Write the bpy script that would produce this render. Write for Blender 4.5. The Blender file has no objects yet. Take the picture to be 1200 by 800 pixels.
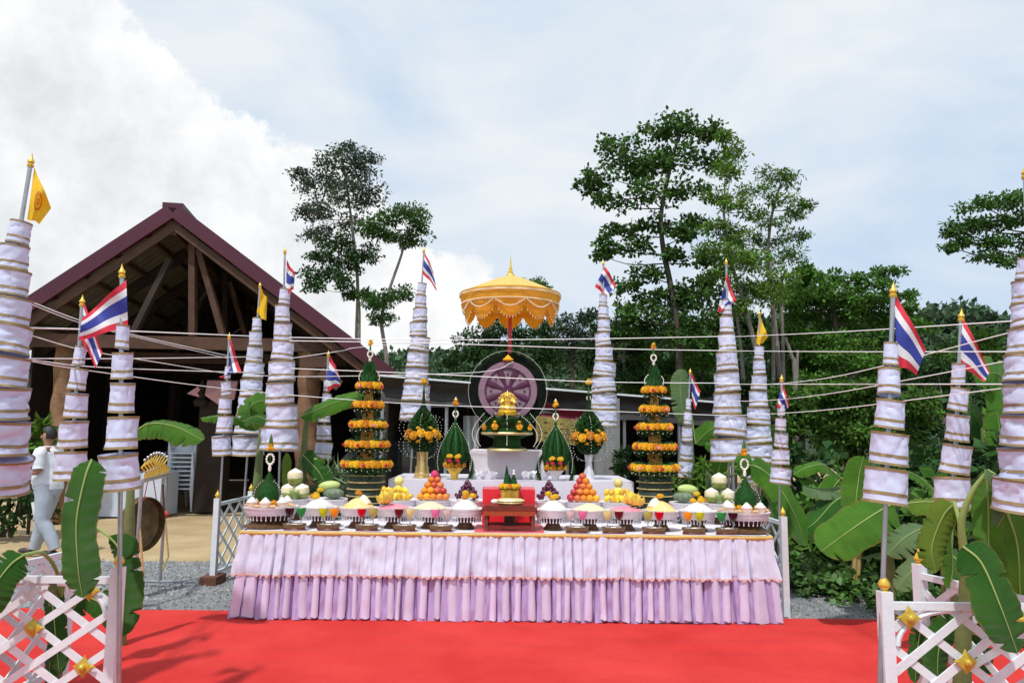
import bpy, bmesh, math, random
import numpy as np
from mathutils import Vector, Matrix, Euler, noise as mnoise
random.seed(7); rng = np.random.default_rng(7)
PI = math.pi; R = math.radians
SC = bpy.context.scene
COL = SC.collection

# ------------------------------------------------------------------ camera
FPX = 866.7                      # focal length in pixels of a 1200 px wide picture
CAMZ = 1.6
PITCH = math.atan(105 / FPX); ROLL = R(0.6)
cam = bpy.data.cameras.new("camera"); camo = bpy.data.objects.new("camera", cam); COL.objects.link(camo)
cam.sensor_width = 36; cam.lens = 36 * FPX / 1200; cam.clip_end = 3000; cam.clip_start = 0.05
CROT = Matrix.Rotation(PI / 2 + PITCH, 3, 'X') @ Matrix.Rotation(ROLL, 3, 'Z')
camo.location = (0, 0, CAMZ); camo.rotation_euler = CROT.to_euler()
SC.camera = camo

# ------------------------------------------------------------------ sun, exposure
SUN_DIR = Vector((0.20, 0.50, -1.0)).normalized()       # direction the light travels
sl = bpy.data.lights.new("sun", 'SUN'); sl.energy = 3.2; sl.angle = R(2.0); sl.color = (1, .965, .92)
so = bpy.data.objects.new("sun", sl); COL.objects.link(so)
so.rotation_euler = SUN_DIR.to_track_quat('-Z', 'Y').to_euler()
SC.view_settings.view_transform = 'Standard'; SC.view_settings.look = 'None'
SC.view_settings.exposure = 0.0; SC.view_settings.gamma = 1.0
SC.view_settings.use_curve_mapping = False

# ------------------------------------------------------------------ pixel-to-world measuring helpers
def ray(px, py):
    return CROT @ Vector(((px - 600) / FPX, -(py - 400) / FPX, -1))
def P(px, py, Y):
    r = ray(px, py); return Vector((0, 0, CAMZ)) + r * (Y / r.y)
def G(px, py, z=0.0):
    r = ray(px, py); return Vector((0, 0, CAMZ)) + r * ((z - CAMZ) / r.z)
def M(px, Y):                    # metres spanned by px pixels at depth Y
    return px * Y / FPX

# ------------------------------------------------------------------ world: physical sky with a bright cloud deck
def build_world():
    w = bpy.data.worlds.new("World"); SC.world = w; w.use_nodes = True
    nt = w.node_tree; nt.nodes.clear(); N = nt.nodes.new; L = nt.links.new
    def val(v): return v
    def mth(op, a, b=None, c=None, clamp=False):
        n = N('ShaderNodeMath'); n.operation = op; n.use_clamp = clamp
        for i, q in enumerate((a, b, c)):
            if q is None: continue
            if isinstance(q, (int, float)): n.inputs[i].default_value = q
            else: L(q, n.inputs[i])
        return n.outputs[0]
    out = N('ShaderNodeOutputWorld'); bg = N('ShaderNodeBackground')
    sky = N('ShaderNodeTexSky'); sky.sky_type = 'NISHITA'; sky.sun_disc = False
    d = -SUN_DIR
    sky.sun_elevation = math.asin(d.z); sky.sun_rotation = math.atan2(d.x, d.y)
    sky.air_density = 1.0; sky.dust_density = 1.5
    tc = N('ShaderNodeTexCoord')
    def fbm(scale, detail, rough, stretch=(1, 1, 1), dist=0.0):
        mp = N('ShaderNodeMapping'); mp.inputs['Scale'].default_value = stretch
        L(tc.outputs['Generated'], mp.inputs[0])
        n = N('ShaderNodeTexNoise'); n.inputs['Scale'].default_value = scale
        n.inputs['Detail'].default_value = detail; n.inputs['Roughness'].default_value = rough
        n.inputs['Distortion'].default_value = dist
        L(mp.outputs[0], n.inputs['Vector']); return n.outputs['Fac']
    # heap cloud on the left: union of round lobes in world directions, edge broken by noise
    edge = mth('MULTIPLY', mth('SUBTRACT', fbm(8, 10, .68), .5), .19)
    acc = None
    for (px, py, rd) in [(-120, 260, 20), (20, 150, 9), (95, 125, 6.5), (150, 160, 6.5), (215, 210, 7), (300, 250, 5.5), (345, 250, 5), (130, 300, 12), (300, 330, 9), (395, 330, 8), (480, 380, 7)]:
        v = ray(px, py).normalized()
        dp = N('ShaderNodeVectorMath'); dp.operation = 'DOT_PRODUCT'
        nm = N('ShaderNodeVectorMath'); nm.operation = 'NORMALIZE'
        L(tc.outputs['Generated'], nm.inputs[0]); L(nm.outputs[0], dp.inputs[0]); dp.inputs[1].default_value = v
        ang = mth('ARCCOSINE', mth('MINIMUM', dp.outputs['Value'], 1.0))
        f = mth('SUBTRACT', R(rd), ang)
        acc = f if acc is None else mth('MAXIMUM', acc, f)
    lob = mth('ADD', acc, edge)
    mask = mth('MULTIPLY', lob, 70, clamp=True)
    # brightness inside the heap: rim brighter than belly
    belly = mth('MULTIPLY_ADD', mth('MULTIPLY', lob, 5, clamp=True), -1.3, 10.3)
    belly = mth('ADD', belly, mth('MULTIPLY', mth('SUBTRACT', fbm(9, 9, .66), .5), 7.0))
    # thin high layer everywhere
    hi = mth('MULTIPLY_ADD', fbm(2.6, 7, .55, (1, 1, 2.2), .4), 3.4, -1.10, clamp=True)
    def comb(r, g, b):
        c = N('ShaderNodeCombineXYZ')
        for i, q in enumerate((r, g, b)):
            if isinstance(q, (int, float)): c.inputs[i].default_value = q
            else: L(q, c.inputs[i])
        return c.outputs[0]
    def mix(f, a, b):
        m = N('ShaderNodeMix'); m.data_type = 'RGBA'
        if isinstance(f, (int, float)): m.inputs[0].default_value = f
        else: L(f, m.inputs[0])
        for s, q in ((6, a), (7, b)):
            if isinstance(q, tuple): m.inputs[s].default_value = (*q, 1)
            else: L(q, m.inputs[s])
        return m.outputs[2]
    haze = mix(hi, (5.8, 7.3, 9.1), (8.9, 9.3, 9.65))
    lum = mth('MULTIPLY_ADD', mth('SUBTRACT', fbm(1.7, 4, .5), .5), 1.2, 1.0)
    sky_h = mix(.94, sky.outputs[0], haze)
    heap = comb(mth('MULTIPLY_ADD', belly, 1.10, -1.15), mth('MULTIPLY_ADD', belly, 1.03, -.38), belly)
    col = mix(mth('MULTIPLY', mask, .90), sky_h, heap)
    L(col, bg.inputs[0]); bg.inputs[1].default_value = .1
    L(bg.outputs[0], out.inputs[0])
build_world()

# ------------------------------------------------------------------ materials
MATS = {}
def mat(name, col, rough=.6, var=.12, vs=8.0, bump=0.0, bs=60.0, metal=0.0, sheen=0.0, trans=0.0, spec=.5, coat=0.0, col2=None, coord='Object', island=0.0, hue=None, subs=0.0, ior=None, ov=0.0):
    if name in MATS: return MATS[name]
    m = bpy.data.materials.new(name); MATS[name] = m; m.use_nodes = True
    nt = m.node_tree; N = nt.nodes.new; L = nt.links.new
    b = nt.nodes['Principled BSDF']; out = nt.nodes['Material Output']
    tc = N('ShaderNodeTexCoord'); no = N('ShaderNodeTexNoise'); no.inputs['Scale'].default_value = vs; no.inputs['Detail'].default_value = 6
    no.inputs['Roughness'].default_value = .6
    L(tc.outputs[coord], no.inputs['Vector'])
    cr = N('ShaderNodeValToRGB'); L(no.outputs['Fac'], cr.inputs[0])
    c2 = col2 if col2 else tuple(min(1, c * (1 + var)) for c in col)
    c1 = col if col2 else tuple(c * (1 - var) for c in col)
    cr.color_ramp.elements[0].position = .32; cr.color_ramp.elements[1].position = .68
    cr.color_ramp.elements[0].color = (*c1, 1); cr.color_ramp.elements[1].color = (*c2, 1)
    cout = cr.outputs[0]
    if island:
        ge = N('ShaderNodeNewGeometry'); hsv = N('ShaderNodeHueSaturation')
        mr = N('ShaderNodeMapRange'); mr.inputs[3].default_value = 1 - island; mr.inputs[4].default_value = 1 + island
        L(ge.outputs['Random Per Island'], mr.inputs[0]); L(mr.outputs[0], hsv.inputs['Value'])
        mr2 = N('ShaderNodeMapRange'); mr2.inputs[3].default_value = .5 - island * .06; mr2.inputs[4].default_value = .5 + island * .04
        L(ge.outputs['Random Per Island'], mr2.inputs[0]); L(mr2.outputs[0], hsv.inputs['Hue'])
        L(cout, hsv.inputs['Color']); cout = hsv.outputs[0]
    if ov:
        oi = N('ShaderNodeObjectInfo'); h2 = N('ShaderNodeHueSaturation'); m3 = N('ShaderNodeMapRange'); m3.inputs[3].default_value = 1 - ov; m3.inputs[4].default_value = 1 + ov * .6
        L(oi.outputs['Random'], m3.inputs[0]); L(m3.outputs[0], h2.inputs['Value'])
        m4 = N('ShaderNodeMapRange'); m4.inputs[3].default_value = .5 - ov * .09; m4.inputs[4].default_value = .5 + ov * .09; L(oi.outputs['Random'], m4.inputs[0]); L(m4.outputs[0], h2.inputs['Hue'])
        L(cout, h2.inputs['Color']); cout = h2.outputs[0]
    L(cout, b.inputs['Base Color'])
    b.inputs['Roughness'].default_value = rough; b.inputs['Metallic'].default_value = metal
    b.inputs['Specular IOR Level'].default_value = spec
    if sheen: b.inputs['Sheen Weight'].default_value = sheen
    if coat: b.inputs['Coat Weight'].default_value = coat
    if ior: b.inputs['IOR'].default_value = ior
    if bump:
        n2 = N('ShaderNodeTexNoise'); n2.inputs['Scale'].default_value = bs; n2.inputs['Detail'].default_value = 4
        L(tc.outputs[coord], n2.inputs['Vector'])
        bp = N('ShaderNodeBump'); bp.inputs['Strength'].default_value = bump; bp.inputs['Distance'].default_value = .01
        L(n2.outputs['Fac'], bp.inputs['Height']); L(bp.outputs[0], b.inputs['Normal'])
    if trans:
        tr = N('ShaderNodeBsdfTranslucent'); mx = N('ShaderNodeMixShader'); mx.inputs[0].default_value = trans
        L(cout, tr.inputs[0]); L(b.outputs[0], mx.inputs[1]); L(tr.outputs[0], mx.inputs[2]); L(mx.outputs[0], out.inputs[0])
    return m
def glass_mat(name, col=(1, 1, 1), rough=.02):
    if name in MATS: return MATS[name]
    m = mat(name, col, rough, 0, ior=1.3); m.node_tree.nodes['Principled BSDF'].inputs['Transmission Weight'].default_value = .93
    return m
W_CLOTH = mat('white_satin', (.64, .67, .88), .42, .02, 5, .2, 90, trans=.06)
GOLD_BRAID = mat('gold_braid', (.36, .26, .12), .42, .3, 120, .5, 300, metal=.35)
GOLD = mat('gold_paint', (.78, .52, .07), .30, .12, 20, .15, 60, metal=.45)
GILT = mat('pale_gilt', (.72, .58, .26), .35, .2, 60, .4, 120, metal=.5)
W_PAINT = mat('white_paint', (.70, .76, .80), .38, .06, 14, .12, 50)
STEEL = mat('grey_steel', (.42, .44, .47), .34, .1, 20, metal=.8)
CHROME = mat('chrome', (.75, .76, .78), .15, .05, 20, metal=1)
F_RED = mat('flag_red', (.68, .03, .06), .65, .06, 12, .2, 90, trans=.25)
F_WHITE = mat('flag_white', (.82, .82, .84), .65, .04, 12, .2, 90, trans=.25)
F_BLUE = mat('flag_blue', (.04, .06, .36), .65, .06, 12, .2, 90, trans=.25)
F_YELLOW = mat('flag_yellow', (.88, .55, .02), .65, .06, 12, .2, 90, trans=.3)
F_ORANGE = mat('emblem_orange', (.72, .26, .02), .65, .1, 20, trans=.3)
MARI = mat('marigold_petals', (.93, .42, .01), .7, .2, 90, .5, 160, island=.22, trans=.12, ov=.2)
MARI_Y = mat('yellow_petals', (.93, .58, .02), .7, .15, 90, .5, 160, island=.15, trans=.12)
ROSE = mat('red_rose', (.62, .02, .07), .6, .2, 90, .3, 160, trans=.1)
PINKF = mat('pink_flower', (.85, .30, .40), .6, .1, 60)
JAS = mat('jasmine_white', (.86, .85, .76), .6, .06, 60)
LEAFD = mat('folded_leaf', (.012, .052, .010), .6, .3, 30, .3, 90, island=.45, spec=.12)
LEAFM = mat('fresh_leaf', (.05, .17, .03), .4, .25, 30, .3, 90, island=.2, trans=.15)
STRAW = mat('straw_cream', (.78, .66, .42), .7, .1, 40, .3, 90)
RICE = mat('white_rice', (.84, .83, .80), .7, .06, 200, .9, 260)
WOOD_RED = mat('lacquered_red_wood', (.16, .018, .008), .25, .3, 14, .1, 60, coat=.4)
WOOD_BR = mat('carved_brown_wood', (.10, .045, .015), .5, .5, 120, .8, 140, col2=(.30, .17, .06))
RED_CLOTH = mat('red_satin', (.78, .012, .03), .35, .06, 6, .15, 50, sheen=.3)

# ------------------------------------------------------------------ mesh builder
class MB:
    def __init__(s): s.v = []; s.f = []; s.m = []; s.k = 0
    def add(s, verts, faces, mi=None):
        o = len(s.v); s.v.extend([tuple(q) for q in verts]); mi = s.k if mi is None else mi
        for f in faces: s.f.append(tuple(i + o for i in f)); s.m.append(mi)
        return s
    def box(s, c, size, rot=None, mi=None):
        hx, hy, hz = [q / 2 for q in size]; c = Vector(c)
        vs = [Vector((x, y, z)) for x in (-hx, hx) for y in (-hy, hy) for z in (-hz, hz)]
        if rot is not None: vs = [rot @ q for q in vs]
        return s.add([c + q for q in vs], [(0, 1, 3, 2), (4, 6, 7, 5), (0, 4, 5, 1), (2, 3, 7, 6), (0, 2, 6, 4), (1, 5, 7, 3)], mi)
    def beam(s, a, b, w, h, up=(0, 0, 1), mi=None):
        a = Vector(a); b = Vector(b); t = (b - a); ln = t.length; t.normalize()
        side = t.cross(Vector(up));
        if side.length < 1e-4: side = t.cross(Vector((1, 0, 0)))
        side.normalize(); u = side.cross(t).normalized()
        m = Matrix((t, side, u)).transposed()
        return s.box((a + b) / 2, (ln, w, h), m, mi)
    def tube(s, pts, rad, n=8, mi=None, cap=True):
        pts = [Vector(p) for p in pts]; k = len(pts)
        if not hasattr(rad, '__len__'): rad = [rad] * k
        vs = []; fs = []; prev = None
        for i, p in enumerate(pts):
            t = (pts[min(i + 1, k - 1)] - pts[max(i - 1, 0)]).normalized()
            if prev is None:
                a = t.cross(Vector((0, 0, 1)));
                if a.length < .1: a = t.cross(Vector((1, 0, 0)))
            else: a = prev - t * prev.dot(t)
            a.normalize(); prev = a; b = t.cross(a)
            for j in range(n):
                q = 2 * PI * j / n; vs.append(p + (a * math.cos(q) + b * math.sin(q)) * rad[i])
        for i in range(k - 1):
            for j in range(n):
                fs.append((i * n + j, i * n + (j + 1) % n, (i + 1) * n + (j + 1) % n, (i + 1) * n + j))
        if cap: fs.append(tuple(range(n - 1, -1, -1))); fs.append(tuple((k - 1) * n + j for j in range(n)))
        return s.add(vs, fs, mi)
    def lathe(s, prof, n=20, c=(0, 0, 0), mi=None, wob=0.0, sx=1, sy=1, rot=None, cap=True):
        c = Vector(c); vs = []; fs = []; k = len(prof)
        for (r, z) in prof:
            for j in range(n):
                q = 2 * PI * j / n; rr = r * (1 + wob * math.sin(q * 5 + z * 40))
                v = Vector((rr * math.cos(q) * sx, rr * math.sin(q) * sy, z))
                if rot is not None: v = rot @ v
                vs.append(c + v)
        for i in range(k - 1):
            for j in range(n):
                fs.append((i * n + j, i * n + (j + 1) % n, (i + 1) * n + (j + 1) % n, (i + 1) * n + j))
        if cap: fs.append(tuple(range(n - 1, -1, -1))); fs.append(tuple((k - 1) * n + j for j in range(n)))
        return s.add(vs, fs, mi)
    def ball(s, c, r, n=10, m=7, mi=None, sc=(1, 1, 1), rot=None, lump=0.0, seed=0):
        c = Vector(c); vs = []; fs = []
        for i in range(m + 1):
            a = PI * i / m
            for j in range(n):
                q = 2 * PI * j / n
                v = Vector((math.sin(a) * math.cos(q), math.sin(a) * math.sin(q), math.cos(a)))
                if lump: v *= 1 + lump * mnoise.noise(v * 2.2 + Vector((seed, seed * 2, 0)))
                v = Vector((v.x * sc[0], v.y * sc[1], v.z * sc[2])) * r
                if rot is not None: v = rot @ v
                vs.append(c + v)
        for i in range(m):
            for j in range(n):
                fs.append((i * n + j, (i + 1) * n + j, (i + 1) * n + (j + 1) % n, i * n + (j + 1) % n))
        return s.add(vs, fs, mi)
    def grid(s, fn, nu, nv, mi=None):
        vs = [fn(i / nu, j / nv) for i in range(nu + 1) for j in range(nv + 1)]
        fs = [(i * (nv + 1) + j, (i + 1) * (nv + 1) + j, (i + 1) * (nv + 1) + j + 1, i * (nv + 1) + j + 1) for i in range(nu) for j in range(nv)]
        return s.add(vs, fs, mi)
    def mesh(s, name, mats, smooth=True):
        me = bpy.data.meshes.new(name); me.from_pydata(s.v, [], s.f)
        if not isinstance(mats, (list, tuple)): mats = [mats]
        for q in mats: me.materials.append(q)
        me.polygons.foreach_set('material_index', s.m)
        me.polygons.foreach_set('use_smooth', [smooth] * len(s.f)); me.update()
        if smooth:
            try: me.set_sharp_from_angle(angle=R(42))
            except Exception: pass
        return me
    def obj(s, name, mats, parent=None, loc=None, smooth=True, rot=None):
        return link(name, s.mesh(name, mats, smooth), parent, loc, rot)
def link(name, me, parent=None, loc=None, rot=None, scale=None):
    o = bpy.data.objects.new(name, me); COL.objects.link(o)
    if parent is not None: o.parent = parent
    if loc is not None: o.location = loc
    if rot is not None: o.rotation_euler = rot
    if scale is not None: o.scale = scale
    return o
def tag(o, label=None, cat=None, group=None, kind=None):
    if label: o['label'] = label
    if cat: o['category'] = cat
    if group: o['group'] = group
    if kind: o['kind'] = kind
    return o
def thing(name, label, cat, loc=(0, 0, 0), rot=None, group=None):
    return tag(link(name, None, None, loc, rot), label, cat, group)
def copy_tree(o, parent=None):
    c = o.copy(); COL.objects.link(c); c.parent = parent
    for ch in list(o.children): copy_tree(ch, c)
    return c
def smooth_path(pts, n):
    pts = [Vector(p) for p in pts]
    if len(pts) == 2: return [pts[0].lerp(pts[1], i / n) for i in range(n + 1)]
    q = [pts[0] * 2 - pts[1]] + pts + [pts[-1] * 2 - pts[-2]]; out = []; S = len(pts) - 1
    for i in range(n + 1):
        t = i / n * S; k = min(int(t), S - 1); t -= k
        a, b, c, d = q[k], q[k + 1], q[k + 2], q[k + 3]
        out.append(.5 * ((2 * b) + (c - a) * t + (2 * a - 5 * b + 4 * c - d) * t * t + (3 * b - a - 3 * c + d) * t ** 3))
    return out

# ================================================================== GROUND
def build_ground():
    m = mat('sandy_dirt', (.36, .26, .13), .95, 0, 1.3, .7, 30, col2=(.50, .385, .22))
    g = MB().grid(lambda u, v: Vector((-150 + 300 * u, -20 + 260 * v, -.012 + (0.03 * mnoise.noise(Vector((u * 60, v * 60, 0))) if v > .13 else 0) - .02)), 90, 90)
    tag(g.obj('ground', m), kind='structure')
    # grey gravel apron between the carpet and the yard
    gm = mat('grey_gravel', (.10, .105, .11), .9, 0, 70, 1.0, 55, col2=(.33, .34, .345))
    def edge(x): return 9.15 + .16 * mnoise.noise(Vector((x * 1.3, 0, 0))) + .05 * mnoise.noise(Vector((x * 6, 3, 0)))
    g = MB().grid(lambda u, v: Vector((-9 + 18 * u, -4.0 + (edge(-9 + 18 * u) + 4.0) * v, 0.004)), 120, 4)
    tag(g.obj('gravel_apron', gm), kind='structure')
    # loose stones
    n = 24000
    xs = rng.uniform(-6.5, 5.5, n); ys = rng.uniform(6.3, 9.3, n)
    keep = np.array([(y < edge(x) + rng.normal(0, .07)) and not (-2.1 < x < 2.1) for x, y in zip(xs, ys)])
    xs = xs[keep]; ys = ys[keep]; n = len(xs); r = rng.uniform(.008, .021, n)
    base = np.array([(1, 0, 0), (-.5, .87, 0), (-.5, -.87, 0), (.3, .2, .8), (-.35, .1, .65)])
    rot = rng.uniform(0, 2 * PI, n); c, s_ = np.cos(rot), np.sin(rot)
    V = np.zeros((n, 5, 3)); b = base[None] * (1 + rng.uniform(-.3, .3, (n, 5, 1)))
    V[:, :, 0] = (b[:, :, 0] * c[:, None] - b[:, :, 1] * s_[:, None]) * r[:, None] + xs[:, None]
    V[:, :, 1] = (b[:, :, 0] * s_[:, None] + b[:, :, 1] * c[:, None]) * r[:, None] + ys[:, None]
    V[:, :, 2] = b[:, :, 2] * r[:, None] + .003
    fb = np.array([(0, 1, 3), (1, 4, 3), (1, 2, 4), (2, 0, 3), (2, 3, 4)])
    F = (fb[None] + (np.arange(n) * 5)[:, None, None]).reshape(-1, 3)
    me = bpy.data.meshes.new('gravel'); me.from_pydata(V.reshape(-1, 3).tolist(), [], F.tolist())
    me.materials.append(mat('gravel_stone', (.13, .135, .14), .85, 0, 20, .3, 90, col2=(.36, .365, .37), island=.45))
    tag(link('gravel', me), 'loose grey gravel spread between the red carpet and the sandy yard', 'gravel', kind='stuff')
    # carpet
    cm = mat('red_carpet_felt', (.48, .022, .020), .9, .1, 1.1, .55, 16, spec=.2, col2=(.60, .045, .038))
    def cz(x, y): return .032 + .010 * mnoise.noise(Vector((x * .7, y * 2.4, 0))) + .011 * mnoise.noise(Vector((x * .7, y * 6, 5))) + .003 * mnoise.noise(Vector((x * 3, y * 22, 9)))
    def cf(u, v):
        x = -5.2 + 10.4 * u; yb = 6.60 - .012 * x + .035 * mnoise.noise(Vector((x * .9, 1, 0)))
        y = 2.3 + (yb - 2.3) * v
        return Vector((x, y, cz(x, y) + .004))
    g = MB().grid(cf, 140, 90)
    tag(g.obj('red_carpet', cm), 'wide red carpet laid in front of the offering table', 'carpet')
build_ground()

# ================================================================== FLAG MASTS
def tier_meshes():
    out = []
    for s in range(4):
        def rad(q, z):
            p = Vector((math.cos(q) * 1.1, math.sin(q) * 1.1, z * 1.1 + s * 7))
            rg = lambda v_: (1 - abs(mnoise.noise(v_))) ** 7
            w = .11 * rg(p * 1.3 + Vector((z * 1.1, 0, 0))) + .055 * rg(p * 2.6 + Vector((5, z * 2, 1))) + .02 * mnoise.noise(p * 5)
            return 1.0 + .05 * (1 - z) - w * math.sin(PI * min(1, max(0, z))) ** .5
        b = MB(); n = 44; rows = 14
        b.grid(lambda u, v: Vector((rad(2 * PI * u, v) * math.cos(2 * PI * u), rad(2 * PI * u, v) * math.sin(2 * PI * u), v + .05 * math.sin(2 * PI * u + s) * .6)), n, rows)
        b.add([(.985 * math.cos(2 * PI * j / 24), .985 * math.sin(2 * PI * j / 24), .965 + .03 * math.sin(2 * PI * j / 24 + s)) for j in range(24)], [tuple(range(24))])
        ts = []
        for (z0, z1) in ((-.005, .075), (.24, .335), (.925, 1.005)):
            t = MB(); ts.append(t)
            t.grid(lambda u, v: Vector(((rad(2 * PI * u, z0 + (z1 - z0) * v) + .022) * math.cos(2 * PI * u), (rad(2 * PI * u, z0 + (z1 - z0) * v) + .022) * math.sin(2 * PI * u), z0 + (z1 - z0) * v + .05 * math.sin(2 * PI * u + s) * .6)), n, 1)
        out.append((b.mesh('tier', W_CLOTH), [t.mesh('gold_trim', GOLD_BRAID) for t in ts]))
    return out
TIERS = tier_meshes()
def finial_mesh():
    return MB().lathe([(.0, 0), (.016, .0), (.02, .012), (.012, .02), (.019, .03), (.016, .042), (.009, .05), (.005, .065), (.0012, .08)], 12).mesh('finial', GOLD)
FIN = finial_mesh()
def flag_part(root, inv, corners, d, kind, amp=.035, freq=2.0, dd=0.0, seed=0, emblem=False):
    """corners: hoist top, hoist bottom, fly bottom, fly top, in picture pixels at depth d"""
    TL, BL, BR, TR = corners
    def f(u, v):      # u along fly, v from top to bottom
        a = [TL[i] + (BL[i] - TL[i]) * v for i in (0, 1)]; b = [TR[i] + (BR[i] - TR[i]) * v for i in (0, 1)]
        x = a[0] + (b[0] - a[0]) * u; y = a[1] + (b[1] - a[1]) * u
        w = amp * math.sin(u * freq * PI + v * 2.0 + seed) * min(1, u * 3) + amp * .4 * math.sin(v * 5 + u * 7 + seed)
        return inv @ P(x, y + 1.5 * math.sin(u * 6 + seed) * min(1, 2 * u), d + dd * u + w - .015)
    b = MB()
    if kind == 'thai':
        cuts = [(0, 1 / 6, 0), (1 / 6, 2 / 6, 1), (2 / 6, 4 / 6, 2), (4 / 6, 5 / 6, 1), (5 / 6, 1, 0)]
        for (a0, a1, mi) in cuts: b.grid(lambda u, v: f(u, a0 + (a1 - a0) * v), 22, 3 if mi != 2 else 5, mi)
        o = b.obj('flag', [F_RED, F_WHITE, F_BLUE], root)
    else:
        b.grid(f, 20, 20, 0)
        if emblem:     # orange printed wheel, 2 mm proud of the cloth
            def e(u, v):
                r = .22 * u; q = 2 * PI * v; uu = .5 + r * math.cos(q); vv = .45 + r * 1.2 * math.sin(q)
                return f(uu, vv) + (inv.to_3x3() @ Vector((0, -.004, 0)))
            b.grid(lambda u, v: e(.72 + .28 * u, v), 2, 20, 1); b.grid(lambda u, v: e(.2 + .18 * u, v), 2, 16, 1)
        o = b.obj('flag', [F_YELLOW, F_ORANGE], root)
    return o
def mast(top, bot, d, kind, label, flag, group, n=None, r0=None, r1=None, frac=None, seed=0, foot=0.0):
    a = P(bot[0], bot[1], d); t = P(top[0], top[1], d)
    ax = (t - a).normalized(); base = a - ax * ((a.z - foot) / ax.z)
    q = ax.to_track_quat('Z', 'Y')
    root = thing('flag_mast', label, 'flag pole', base, q.to_euler(), group)
    mw = Matrix.Translation(base) @ q.to_matrix().to_4x4(); inv = mw.inverted()
    z0 = (a - base).length; z1 = (t - base).length; H = z1 - z0
    MB().tube([(0, 0, 0), (0, 0, z1 - .075)], [.0125, .011], 10).obj('pole', STEEL, root)
    link('finial', FIN, root, (0, 0, z1 - .08), scale=(.95, .95, 1.0))
    rr = random.Random(seed * 31 + 5)
    if kind == 'tall': n = n or 9; r0 = r0 or .188; r1 = r1 or .055; frac = frac or .79; gap = .055
    else: n = n or 5; r0 = r0 or .096; r1 = r1 or .034; frac = frac or .735; gap = .09
    hs = [1 - .3 * i / (n - 1) for i in range(n)]; tot = sum(hs); z = z0; span = H * frac
    for i in range(n):
        h = span * hs[i] / tot; k = i / (n - 1)
        r = (r0 + (r1 - r0) * (k ** (1.0 if kind == 'tall' else .95))) * rr.uniform(.94, 1.05)
        cm, tm = TIERS[rr.randrange(4)]
        rot = (R(rr.uniform(-5, 5)), R(rr.uniform(-5, 5)), rr.uniform(0, 6.28))
        hh = h * (1 - gap) - (.0 if kind == 'tall' else .006)
        o = link('tier', cm, root, (rr.uniform(-.09, .09) * r, rr.uniform(-.09, .09) * r, z), rot, (r, r, hh))
        [link('gold_trim', t_, o) for t_ in tm]; z += h
    if flag:
        for fl in (flag if isinstance(flag, list) else [flag]): flag_part(root, inv, seed=seed, **fl)
    return root
GS = 'short flag poles dressed with five white cloth tiers'; GT = 'tall flag poles dressed with white cloth tiers'
def fl(corners, d, kind='thai', **k): return dict(corners=corners, d=d, kind=kind, **k)
mast((38, 180), (-27, 572), 4.0, 'tall', 'tall leaning pole of white tiers with a yellow flag at the left edge', fl([(40, 196), (32, 257), (46, 262), (60, 243)], 4.0, 'y', amp=.03, emblem=True), GT, n=9, r0=.212, seed=1)
mast((97, 345), (82, 563), 4.75, 'short', 'short white tiered pole behind the walking man, its flag hanging half hidden', fl([(98, 352), (96, 400), (112, 430), (120, 412)], 4.75, amp=.03), GS, seed=2)
mast((143, 309), (141, 573), 3.95, 'short', 'short white tiered pole on the left front fence with a big waving Thai flag', [fl([(148, 328), (150, 384), (92, 398), (96, 372)], 3.95, amp=.05, freq=2.2)], GS, seed=3)
mast((269, 389), (261, 533), 7.9, 'short', 'short white tiered pole above the small lattice fence left of the table', fl([(270, 396), (266, 440), (257, 442), (283, 436)], 7.9, amp=.04), GS, seed=4)
mast((305, 330), (290, 533), 8.9, 'tall', 'tall white tiered pole with a yellow flag in front of the wooden hall', fl([(305, 336), (301, 366), (312, 377), (313, 350)], 8.9, 'y', amp=.04), GT, n=8, seed=5)
mast((334, 289), (328, 528), 7.8, 'tall', 'tall white tiered pole with Thai flag before the right slope of the hall roof', fl([(336, 304), (335, 345), (344, 340), (346, 322)], 7.8, amp=.05), GT, n=8, seed=6)
mast((385, 410), (378, 538), 8.4, 'short', 'short white tiered pole beside the brown timber column', fl([(386, 414), (380, 460), (399, 452), (398, 440)], 8.4, amp=.05), GS, seed=7)
mast((497, 289), (485, 492), 9.2, 'tall', 'tall white tiered pole left of the yellow parasol', fl([(498, 296), (495, 320), (512, 340), (508, 318)], 9.2, amp=.04), GT, n=9, seed=8)
mast((707, 304), (708, 500), 9.7, 'tall', 'tall white tiered pole right of the yellow parasol', fl([(709, 312), (697, 336), (710, 348), (722, 333)], 9.7, amp=.04), GT, n=9, seed=9)
mast((809, 431), (803, 560), 9.2, 'short', 'short white tiered pole just right of the tall marigold tower', fl([(810, 436), (811, 470), (815, 480), (821, 458)], 9.2, amp=.03), GS, seed=10)
mast((851, 302), (854, 540), 8.1, 'tall', 'tall white tiered pole with Thai flag right of the short one beyond the table', fl([(852, 320), (841, 366), (846, 364), (863, 354)], 8.1, amp=.04), GT, n=8, seed=11)
mast((890, 363), (889, 566), 9.0, 'tall', 'tall white tiered pole with a yellow flag in front of the slim tree trunks', fl([(890, 366), (886, 402), (893, 404), (900, 396)], 9.0, 'y', amp=.03), GT, n=8, seed=12)
mast((916, 438), (914, 567), 7.0, 'short', 'short white tiered pole above the fence right of the table', fl([(917, 446), (910, 476), (918, 482), (925, 476)], 7.0, amp=.03), GS, r0=.09, seed=13)
mast((1047, 330), (1038, 590), 3.6, 'short', 'short white tiered pole on the right front fence post with a big Thai flag', fl([(1048, 342), (1051, 428), (1074, 438), (1085, 408)], 3.6, amp=.03, freq=1.6), GS, seed=14)
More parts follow.
